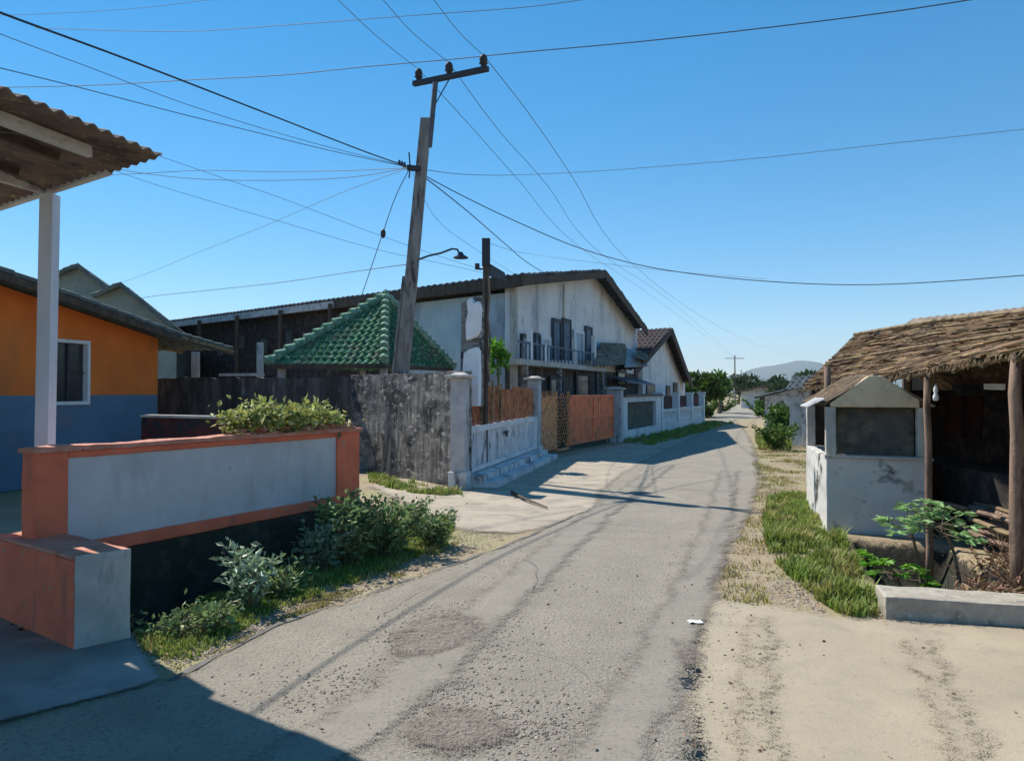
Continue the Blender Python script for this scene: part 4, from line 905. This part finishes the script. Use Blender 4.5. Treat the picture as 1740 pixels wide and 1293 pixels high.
grass('verge_grass', gp_([(228,1060),(300,1030),(380,1000),(480,960),(600,905),(700,880),(775,890),(760,925),(640,975),(500,1025),(400,1075),(330,1118),(240,1110)]), 27000, .085, rb, 'grass', 'short yellow green grass along the road side of the left ditch', .6, dens=.75)
grass('dry_edge_grass', gp_([(240,1100),(330,1100),(520,1010),(660,960),(770,905),(790,915),(680,978),(540,1035),(400,1098),(300,1135)]), 5000, .035, rb, 'grass_dry', 'thin dry straw coloured grass fringe at the left road edge', .8)
grass('roadside_grass', gp_([(1305,845),(1368,850),(1420,905),(1455,950),(1495,1045),(1440,1048),(1375,1010),(1310,950),(1296,900)]), 12000, .15, rb, 'grass', 'lush green grass clump on the right verge before the white kiosk', .7, .008)
grass('dry_verge_grass', gp_([(1275,760),(1370,760),(1385,860),(1395,905),(1300,1020),(1420,1052),(1235,1022),(1215,1000),(1262,900),(1285,840)]), 7500, .06, rb, 'grass_dry', 'sparse dry yellow grass on the sandy right verge', .8)
grass('wall_foot_grass', gp_([(625,806),(780,835),(790,845),(700,838),(628,822)]), 3000, .14, rb, 'grass', 'sunlit grass tufts along the foot of the concrete wall', .6, .008)
grass('shaded_verge_grass', [tuple(p.xy) for p in (FB[2]+V((.3,0,0)), FB[4]+V((.3,0,0)), FB[4]+V((1.6,-.6,0)), FB[2]+V((1.0,-1.5,0)))], 7000, .16, rb, 'grass', 'dark shaded grass strip in front of the baluster fence', .6, .014)
grass('far_verge_grass', [tuple(p.xy) for p in (gr(1282,745), gr(1300,738), gr(1345,745), gr(1345,765), gr(1290,765))], 2500, .3, rb, 'grass', 'green grass tufts on the far right verge', .6, .015)
bush('shrub', gr(1318,764), .75, .8, 18, 900, .12, 'leaf_tree', 'small round green shrub on the far right verge', 'shrub', rb)
# potted plants on the low wall
Gp = 'potted plants on top of the orange garden wall'
labs = ['leftmost bushy yellow green potted plant on the orange wall coping', 'tall pale leaved potted plant second from left on the wall coping', 'dense yellow green potted plant in the middle of the wall row',
        'spreading variegated potted plant second from right on the wall', 'small sparse potted plant near the right end of the orange wall']
for i, px in enumerate((408, 445, 487, 527, 566)):
    q_ = pl(px, 715, LW0+wn*.09, math.degrees(math.atan2(wd.x, wd.y))); base = V((q_.x, q_.y, z1+.045))
    T_ = thing('potted_plant', base, labs[i], 'potted plant', Gp)
    m_ = MB(); m_.tube([base, base+Z*.03, base+Z*.032, base+Z*.045], [.05,.065,.075,.075], 12); m_.build('pot', M['terracotta'], T_, smooth=False)
    m_ = MB(); tips = stems(m_, base+Z*.03, 12, (.16,.24,.17,.21,.09)[i], .24, rb, .004); m_.build('stems', M['bark'], T_)
    m_ = MB()
    for _ in range((330,420,480,430,200)[i]):
        a, t = rb.choice(tips); p = a.lerp(t, rb.uniform(-.7,1))+V((rb.gauss(0,.07),rb.gauss(0,.07),rb.gauss(0,.045)))
        m_.leaf(p, V((rb.gauss(0,1),rb.gauss(0,1),rb.gauss(.2,.6))).normalized(), rb.uniform(.05,.10), .5, rb)
    m_.build('foliage', M['leaf_yellow'], T_)
lr = random.Random(5)
for i, px in enumerate((520, 548, 575, 592)):
    q_ = pl(px, 722, LW0+wn*.03, math.degrees(math.atan2(wd.x, wd.y))); p = V((q_.x,q_.y,z1+.035)); s_ = .06+.03*lr.random()
    m_ = MB(); m_.hexa([p+V((-s_,-s_*.7,0)),p+V((s_,-s_*.6,0)),p+V((s_*.9,s_*.7,0)),p+V((-s_*.8,s_*.7,0))], [p+V((-s_*.6,-s_*.4,.05)),p+V((s_*.7,-s_*.4,.06)),p+V((s_*.5,s_*.4,.05)),p+V((-s_*.6,s_*.4,.065))])
    tag(m_.build('brick_piece', M['terracotta']), 'broken pinkish brick piece lying on the right end of the wall coping', 'brick', 'brick pieces on the wall coping')
# papaya-like plants on the right
def papaya(base, h, n, size, label, rg, mat='papaya'):
    T_ = thing('leafy_plant', base, label, 'plant')
    m_ = MB(); top = base+V((-.12,.05,h)); m_.tube([base, base.lerp(top,.5)+V((.03,0,0)), top], [.018,.014,.01], 6); lf = MB()
    for k in range(n):
        a = rg.random()*6.28; L2 = size*rg.uniform(1.2,2.4); e_ = top+V((math.cos(a)*L2, math.sin(a)*L2, rg.uniform(-.10,.16))); m_.tube([top-Z*rg.uniform(0,h*.3), e_], .004, 4)
        for j in range(7):
            b2 = a+(j-3)*.62; d = V((math.cos(b2), math.sin(b2), rg.uniform(-.25,.15))).normalized(); lf.leaf(e_, d, size*(1-.09*abs(j-3)), .42, rg)
    m_.build('stem', M['bark'], T_); lf.build('foliage', M[mat], T_)
papaya(V((3.86,6.62,-.05)), .50, 22, .13, 'papaya like plant with pale lobed leaves beside the thick shelter post', rb)
papaya(V((3.75,7.0,-.3)), .75, 16, .13, 'pale leafy plant at the kiosk corner over the ditch', rb)
papaya(V((3.38,6.5,-.42)), .50, 18, .11, 'short bright green plant in the ditch behind the concrete kerb', rb, 'leaf_bright')
m_ = MB(); rd = random.Random(9)
for _ in range(1400):
    x_, y_ = rd.uniform(3.5,4.9), rd.uniform(5.9,7.2); b0 = V((x_,y_, gh(x_,y_)+rd.uniform(0,.22)*(.5+NZ.noise(V((x_*3,y_*3,0))))))
    m_.leaf(b0, V((rd.gauss(0,1),rd.gauss(0,1),rd.gauss(.2,.5))).normalized(), rd.uniform(.04,.11), .35, rd)
for _ in range(140):
    x_, y_ = rd.uniform(3.7,4.9), rd.uniform(6.0,7.2); p = V((x_,y_,gh(x_,y_))); m_.tube([p, p+V((rd.gauss(0,.15),rd.gauss(0,.15),rd.uniform(.1,.4)))], .004, 3)
tag(m_.build('dry_brush', M['dry_leaf']), 'tangle of dry brown leaves and twigs behind the concrete kerb', 'dry brush', kind='stuff')
# yard bush
yb = at(846, 640, 16.2); yb.z = 0
T = thing('yard_tree', yb, 'small bright green leafy tree behind the rusty sheet fence', 'tree')
m_ = MB(); m_.tube([yb, yb+V((.03,0,1.3)), at(845,600,16.2)], [.05,.04,.02], 6); m_.build('trunk', M['bark'], T)
m_ = MB(); m_.leaves(at(842,598,16.2), (.26,.3,.30), 420, .10, rb, shell=.1); m_.leaves(at(858,612,16.2), (.14,.2,.22), 160, .09, rb, shell=.1); m_.leaves(at(838,625,16.2), (.2,.2,.2), 120, .09, rb, shell=.1); m_.build('crown', M['leaf_bright'], T)
def tree(name, base, h, rad, nl, size, mat, label, rg, group=None, lobes=9, trunk=.18):
    T_ = thing(name, base, label, 'tree', group)
    top = base+Z*h*.55; m_ = MB(); m_.tube([base, base+Z*h*.25+V((.1,0,0)), top], [trunk, trunk*.8, trunk*.4], 7)
    lf = MB()
    for k in range(lobes):
        a = rg.random()*6.28; q_ = base+V((math.cos(a)*rad*rg.uniform(.2,.75), math.sin(a)*rad*rg.uniform(.2,.75), h*rg.uniform(.42,.82))); m_.tube([top-Z*h*.1, q_], [trunk*.35, .03], 5)
        r_ = rad*rg.uniform(.3,.5); lf.leaves(q_, (r_,r_,r_*.75), nl//lobes, size, rg, shell=.25)
    m_.build('trunk', M['bark'], T_); lf.build('crown', M[mat], T_)
G_ = 'green trees past the small gabled house'
tree('street_tree', P3(*at(1196,700,48).xy), 3.0, 1.5, 2600, .26, 'leaf_tree', 'green tree directly past the small gabled house at the road bend', rb, G_)
tree('street_tree', P3(*at(1222,700,56).xy), 2.7, 1.4, 2200, .26, 'leaf_tree', 'green tree right of and behind the one by the gabled house', rb, G_)
tree('street_tree', P3(*at(1172,700,47).xy), 2.6, 1.1, 1400, .24, 'leaf_tree', 'lowest green tree touching the small gabled house roof end', rb, G_)
G_ = 'distant trees beyond the road end'
far_specs = [(1255,95,4,2.6,'distant tree just right of the far power pole'),(1285,110,3.4,3,'flat distant tree left of the road gap middle'),(1312,100,3.6,3,'distant tree in the middle of the gap'),(1345,70,2.6,2.2,'distant tree left of the low dark shed roof'),(1372,60,3.2,2.2,'distant tree right behind the low dark shed roof'),(1400,75,3,2.4,'distant tree mostly hidden behind the shelter tip')]
for px, D, h, r_, lb in far_specs:
    tree('distant_tree', P3(*at(px,700,D).xy), h, r_, 1300, .42, 'leaf_far', lb, rb, G_, lobes=8)
m_ = MB(); rt_ = random.Random(4)
for k in range(150):
    a = R(-75+150*rt_.random()); D = rt_.uniform(170, 420); p = V((math.sin(a)*D, math.cos(a)*D, 1.2)); m_.leaves(p, (6,6,3.0), 60, 1.5, rt_, shell=.2)
tag(m_.build('treeline', M['leaf_far']), 'far green treeline along the horizon', 'woodland', kind='stuff')
for i, (px, D, lb) in enumerate(((1205,46,'dark leafy bush at the end of the baluster fence'),(1228,58,'dark leafy bush on the left of the far road bend'),(1330,30,'leafy bush on the right verge beyond the round shrub'),(1352,26,'leafy bush in front of the low whitewashed hut'),(1290,48,'leafy bush at the right side of the far road'))):
    bush('roadside_bush', P3(*at(px,700,D).xy), 1.1, 1.3, 14, 900, .2, 'leaf_tree', lb, 'bush', rb, 'bushes near the far end of the road')
# far houses beside the road end
for i, (px, D, w_, h, mt, lb) in enumerate(((1362,34,5,2.3,'dirty_white','low whitewashed hut beyond the right verge'),(1300,75,7,2.6,'plaster','distant pale house at the end of the road'))):
    P_ = P3(*at(px,700,D).xy); T_ = thing('hut', P_, lb, 'house'); 
    m_ = MB(); m_.post(P_, w_*.6, w_*.7, 0, h*.62, 20); m_.build('wall', M[mt], T_)
    a_ = az(20); b2 = az(110); e_ = w_*.38; l_ = w_*.45
    m_ = MB()
    for s_ in (1,-1):
        m_.sheet(P_+b2*s_*e_-a_*l_+Z*h*.58, P_+b2*s_*e_+a_*l_+Z*h*.58, P_+a_*l_+Z*h*.8, P_-a_*l_+Z*h*.8, .3, .03, 5, .03, .05, spp=4)
    m_.build('roof', M['tile_red'] if i else M['roof_dark'], T_)
    for s_ in (-1, 1): m_ = MB(); m_.poly([P_+b2*e_*.78+a_*l_*.76*s_+Z*h*.6, P_-b2*e_*.78+a_*l_*.76*s_+Z*h*.6, P_+a_*l_*.76*s_+Z*h*.78], a_*.05*-s_); m_.build('gable', M[mt], T_)
    m_ = MB(); m_.post(P_-a_*w_*.352, .8, .05, 0, h*.5, 20); m_.build('door', M['wood_dark'], T_)
# distant power pole
DP = P3(*at(1249,700,120).xy)
T = thing('distant_utility_pole', DP, 'tiny distant power pole with crossarm rising above the far trees', 'utility pole')
m_ = MB(); m_.tube([DP, V((DP.x,DP.y,at(1249,604,120).z))], [.13,.10], 6); m_.build('pole', M['pole'], T)
m_ = MB(); zz = at(1249,609,120).z; m_.beam(V((DP.x-1.5,DP.y,zz)), V((DP.x+1.5,DP.y,zz)), .09, .09); m_.build('crossarm', M['black_metal'], T)
# mountains
m_ = MB(); nx = 90; vs_ = []
for j in range(5):
    for i in range(nx+1):
        a = R(-20+70*i/nx); D = 6200+j*450; base = [0,.6,1,.6,0][j]
        px_ = CX+F*math.tan(a); prof = 60+195*math.exp(-((px_-1345)/105)**2)+70*math.exp(-((px_-1650)/200)**2)+40*math.exp(-((px_-900)/200)**2)
        hgt = base*prof*(1+.16*NZ.noise(V((i*.35,j*.5,0)))+.10*NZ.noise(V((i*1.1,j*1.1,2))))
        vs_.append(V((math.sin(a)*D, math.cos(a)*D, hgt-1)))
m_.add(vs_, [(j*(nx+1)+i, j*(nx+1)+i+1, (j+1)*(nx+1)+i+1, (j+1)*(nx+1)+i) for j in range(4) for i in range(nx)])
tag(m_.build('mountain', M['hill'], smooth=True), None, None, kind='structure')

# ------------------------------------------------------------------ litter and stones
m_ = MB(); p = gr(1180,1058, .012); vs_ = []
for i in range(5):
    for j in range(4): vs_.append(p+V((-.045+.024*i+.006*math.sin(j*3), -.03+.022*j, .006+.022*abs(NZ.noise(V((i*1.3,j*1.3,0)))))))
m_.add(vs_, [(i*4+j, i*4+j+1, (i+1)*4+j+1, (i+1)*4+j) for i in range(4) for j in range(3)])
tag(m_.build('paper_scrap', M['litter']), 'crumpled white paper scrap lying on the road near the driveway', 'litter')
for px, py, s_, lb in ((1186,1141,.022,'dark stone on the road edge below the white paper scrap'),(1188,1281,.022,'dark stone at the bottom edge of the road'),(1400,1090,.012,'tiny dark stone on the sandy driveway')):
    p = gr(px, py, .01); m_ = MB(); m_.hexa([p+V((-s_,-s_*.7,0)),p+V((s_,-s_*.6,0)),p+V((s_*.9,s_*.7,0)),p+V((-s_*.8,s_*.7,0))], [p+V((-s_*.5,-s_*.3,s_)),p+V((s_*.5,-s_*.3,s_*.8)),p+V((s_*.3,s_*.4,s_)),p+V((-s_*.4,s_*.4,s_*.9))])
    tag(m_.build('stone', M['stone']), lb, 'stone')
m_ = MB(); m_.tube([gr(520,1022,.02), gr(550,1018,.03), gr(580,1020,.02)], .008, 5); tag(m_.build('stick', M['bamboo']), 'pale dry stick lying at the left road edge', 'stick')
m_ = MB(); m_.tube([gr(870,836,.03), gr(890,846,.05), gr(930,862,.03)], [.03,.02,.01], 5); tag(m_.build('branch', M['wood_dark']), 'dark fallen branch on the pale pavement by the corner pillar', 'branch')

m_ = MB(); rl = random.Random(77)
for _ in range(260):
    px, py = rl.uniform(250,1740), rl.uniform(850,1290)
    if rl.random() < .5: px = 1200+(py-1000)*.05+rl.gauss(0,70)
    p = gr(px, py, .026); m_.leaf(p, V((rl.gauss(0,1),rl.gauss(0,1),.12)).normalized(), rl.uniform(.012,.035), .5, rl)
tag(m_.build('fallen_leaves', M['dry_leaf']), 'small dry fallen leaves scattered over the road and driveway', 'leaf litter', kind='stuff')
# ------------------------------------------------------------------ wires
def wire(pts, r, label, mat='wire', group='overhead wires'):
    r *= .72
    P_ = [V(p) if len(p) == 3 and isinstance(p, V) else at(*p) for p in pts]
    out = []; n = len(P_)
    for i in range(n-1):
        p0 = P_[max(i-1,0)]; p1 = P_[i]; p2 = P_[i+1]; p3 = P_[min(i+2,n-1)]
        for k in range(6):
            t = k/6; out.append(.5*((2*p1)+(p2-p0)*t+(2*p0-5*p1+4*p2-p3)*t*t+(3*p1-p0-3*p2+p3)*t**3))
    out.append(P_[-1]); m_ = MB(); m_.tube(out, r, 5); tag(m_.build('power_wire', M[mat]), label, 'wire', group)
wire([(-140,-38,5.5),(0,22,6.3),(220,103,8.0),(450,192,10.6),(620,258,13.0),HK], .016, 'thickest black cable from the upper left corner to the pole')
wire([HK,(735,312,15),(800,364,18),(860,416,22),(905,452,26),(990,500,33)], .016, 'black cable from the pole clamp down to the white building roof')
wire([(470,-80,11),(560,-12,12),(640,62,13.4),ins[0]], .008, 'left of three wires reaching the crossarm from the top edge', 'wire_pale')
wire([(560,-80,10.8),(645,-5,11.8),(700,55,13),ins[1]], .008, 'middle of three wires reaching the crossarm from the top edge', 'wire_pale')
wire([(660,-80,10.6),(732,-5,11.6),(780,55,12.8),ins[2]], .008, 'right of three wires reaching the crossarm from the top edge', 'wire_pale')
wire([ins[0],(800,215,18),(880,305,23),(985,420,35),(1120,512,60),(1247,608,120)], .010, 'lowest of three wires from the crossarm to the far pole', 'wire_pale')
wire([ins[1],(850,225,18),(930,315,23),(1020,430,33),(1150,520,60),(1249,608,120)], .010, 'middle of three wires from the crossarm to the far pole', 'wire_pale')
wire([ins[2],(900,195,17.5),(972,300,22),(1062,437,33),(1180,530,60),(1262,575,95),(1320,597,140),(1450,640,190)], .011, 'highest of three wires from the crossarm past the far pole', 'wire_pale')
wire([(60,48,16),(300,54,15),(500,42,14),(700,27,13),(900,12,12.4),(1040,-8,12)], .009, 'wire crossing the top of the sky at upper left and centre', 'wire_pale')
wire([(-40,28,16),(120,22,16),(260,12,16),(400,-6,16)], .007, 'faint short wire in the top left corner of the sky', 'wire_pale')
wire([(-60,150,24),(140,146,22),(330,136,20),(480,128,19),(620,114,18),(760,102,17),(880,90,16),(1080,72,15),(1300,48,14),(1520,20,13.2),(1700,-8,12.6)], .015, 'long dark wire sloping up behind the crossarm to the top right', 'wire')
wire([HK,(780,296,20),(860,298,22),(1000,292,21),(1150,281,20),(1300,268,19),(1480,248,18),(1740,220,16.5),(1850,206,16)], .011, 'faint wire crossing the right sky at mid height', 'wire_pale')
wire([HK,(780,330,15.5),(880,378,16.5),(980,420,17.5),(1080,449,18),(1180,466,18),(1300,478,17.5),(1430,484,17),(1560,481,16),(1740,468,15),(1850,458,14.5)], .014, 'sagging dark wire from the pole across the right sky')
wire([(-60,30,8),(0,58,8.4),(160,118,9.6),(330,182,11),(520,240,12.8),HK], .007, 'thin wire just below the thickest cable at left', 'wire_pale')
wire([(-60,100,8),(0,116,8.4),(130,148,9.4),(300,192,10.8),(430,224,12),(560,256,13.2),HK], .009, 'second thin wire from left edge sagging to the pole', 'wire_pale')
wire([(-60,300,24),(100,299,22),(225,296,20),(340,290,19),(460,292,18),(600,290,16),HK], .010, 'nearly level upper wire from behind the porch roof to the pole')
wire([(-60,220,16),(100,268,17),(225,292,17),(330,304,16.5),(450,307,16),(590,302,15.2),HK], .009, 'nearly level lower wire from behind the porch roof to the pole')
wire([(110,510,27),(225,474,26),(330,432,23),(450,384,19),(580,328,16.4),HK], .008, 'thin wire rising from the grey gabled roof to the pole', 'wire_pale')
wire([(120,262,17),(240,306,17),(350,340,17.5),(480,378,18),(640,424,19),(760,450,20),(880,478,22)], .007, 'faint wire descending from the porch roof towards the building', 'wire_pale')
wire([(-60,140,14),(200,240,15),(370,300,16),(470,334,17),(560,368,18),(650,402,19),(760,440,20),(870,474,21)], .007, 'faint short wire descending above the long side roof', 'wire_pale')
wire([HK,(672,335,14.6),(650,398,15),(634,445,15.4),(618,492,16),(596,552,17)], .011, 'dark guy wire dropping steeply left from the pole clamp')
wire([(190,520,28),(250,505,27),(350,494,25),(470,481,22),(600,462,20),(695,449,14.7)], .012, 'low wire running just above the long side roof')
wire([HK,(740,370,16),(800,418,20),(890,476,26)], .006, 'faint wire from the pole clamp down past the lamp', 'wire_pale')
wire([at(826,412,14.1),(880,428,24),(960,440,23),(1060,452,22),(1150,462,21),(1300,474,18)], .007, 'faint short wire over the white gable roof', 'wire_pale')
T = MB(); p = at(651,397,15); T.tube([p+Z*.09, p+Z*.04, p-Z*.04, p-Z*.09], [.02,.05,.05,.02], 8); tag(T.build('guy_insulator', M['black_metal'], smooth=True), 'small dark insulator bead on the steep guy wire', 'insulator')

# ------------------------------------------------------------------ air
hz = MB(); hz.hexa([P3(-9100,-9100,-3), P3(9100,-9100,-3), P3(9100,9100,-3), P3(-9100,9100,-3)], [P3(-9100,-9100,420), P3(9100,-9100,420), P3(9100,9100,420), P3(-9100,9100,420)])
hm = bpy.data.materials.new('haze'); hm.use_nodes = True; t = hm.node_tree; t.nodes.remove(t.nodes['Principled BSDF'])
pv = t.nodes.new('ShaderNodeVolumePrincipled'); pv.inputs['Color'].default_value = (.78,.88,1,1); pv.inputs['Density'].default_value = .00011
t.links.new(pv.outputs[0], t.nodes['Material Output'].inputs['Volume'])
ho = hz.build('haze', hm); ho['kind'] = 'stuff'

# ------------------------------------------------------------------ worn, slightly irregular masonry
tx = bpy.data.textures.new('masonry', 'CLOUDS'); tx.noise_scale = .12; tx.noise_depth = 3
def rough(o, bev, amp, lv):
    if bev: m1 = o.modifiers.new('bevel', 'BEVEL'); m1.width = bev; m1.segments = 2; m1.limit_method = 'ANGLE'
    m2 = o.modifiers.new('subd', 'SUBSURF'); m2.subdivision_type = 'SIMPLE'; m2.levels = lv; m2.render_levels = lv
    m3 = o.modifiers.new('disp', 'DISPLACE'); m3.texture = tx; m3.texture_coords = 'GLOBAL'; m3.strength = amp; m3.mid_level = .5
for o in list(bpy.data.objects):
    if o.type != 'MESH': continue
    pn = o.parent.name.split('.')[0] if o.parent else ''; nm = o.name.split('.')[0]
    if pn == 'parapet_block': rough(o, .012, .014, 4)
    elif pn == 'garden_wall' and nm in ('wall_frame', 'foundation'): rough(o, .01, .012, 5)
    elif pn == 'garden_wall' and nm == 'coping': rough(o, 0, .02, 2)
    elif pn == 'fence_pillar': rough(o, .015, .02, 3)
    elif pn == 'kiosk' and nm in ('half_wall', 'gable', 'corner_post'): rough(o, .01, .016, 4)
    elif nm == 'concrete_kerb': rough(o, .012, .02, 5)
    elif pn == 'concrete_wall': rough(o, 0, .03, 3)
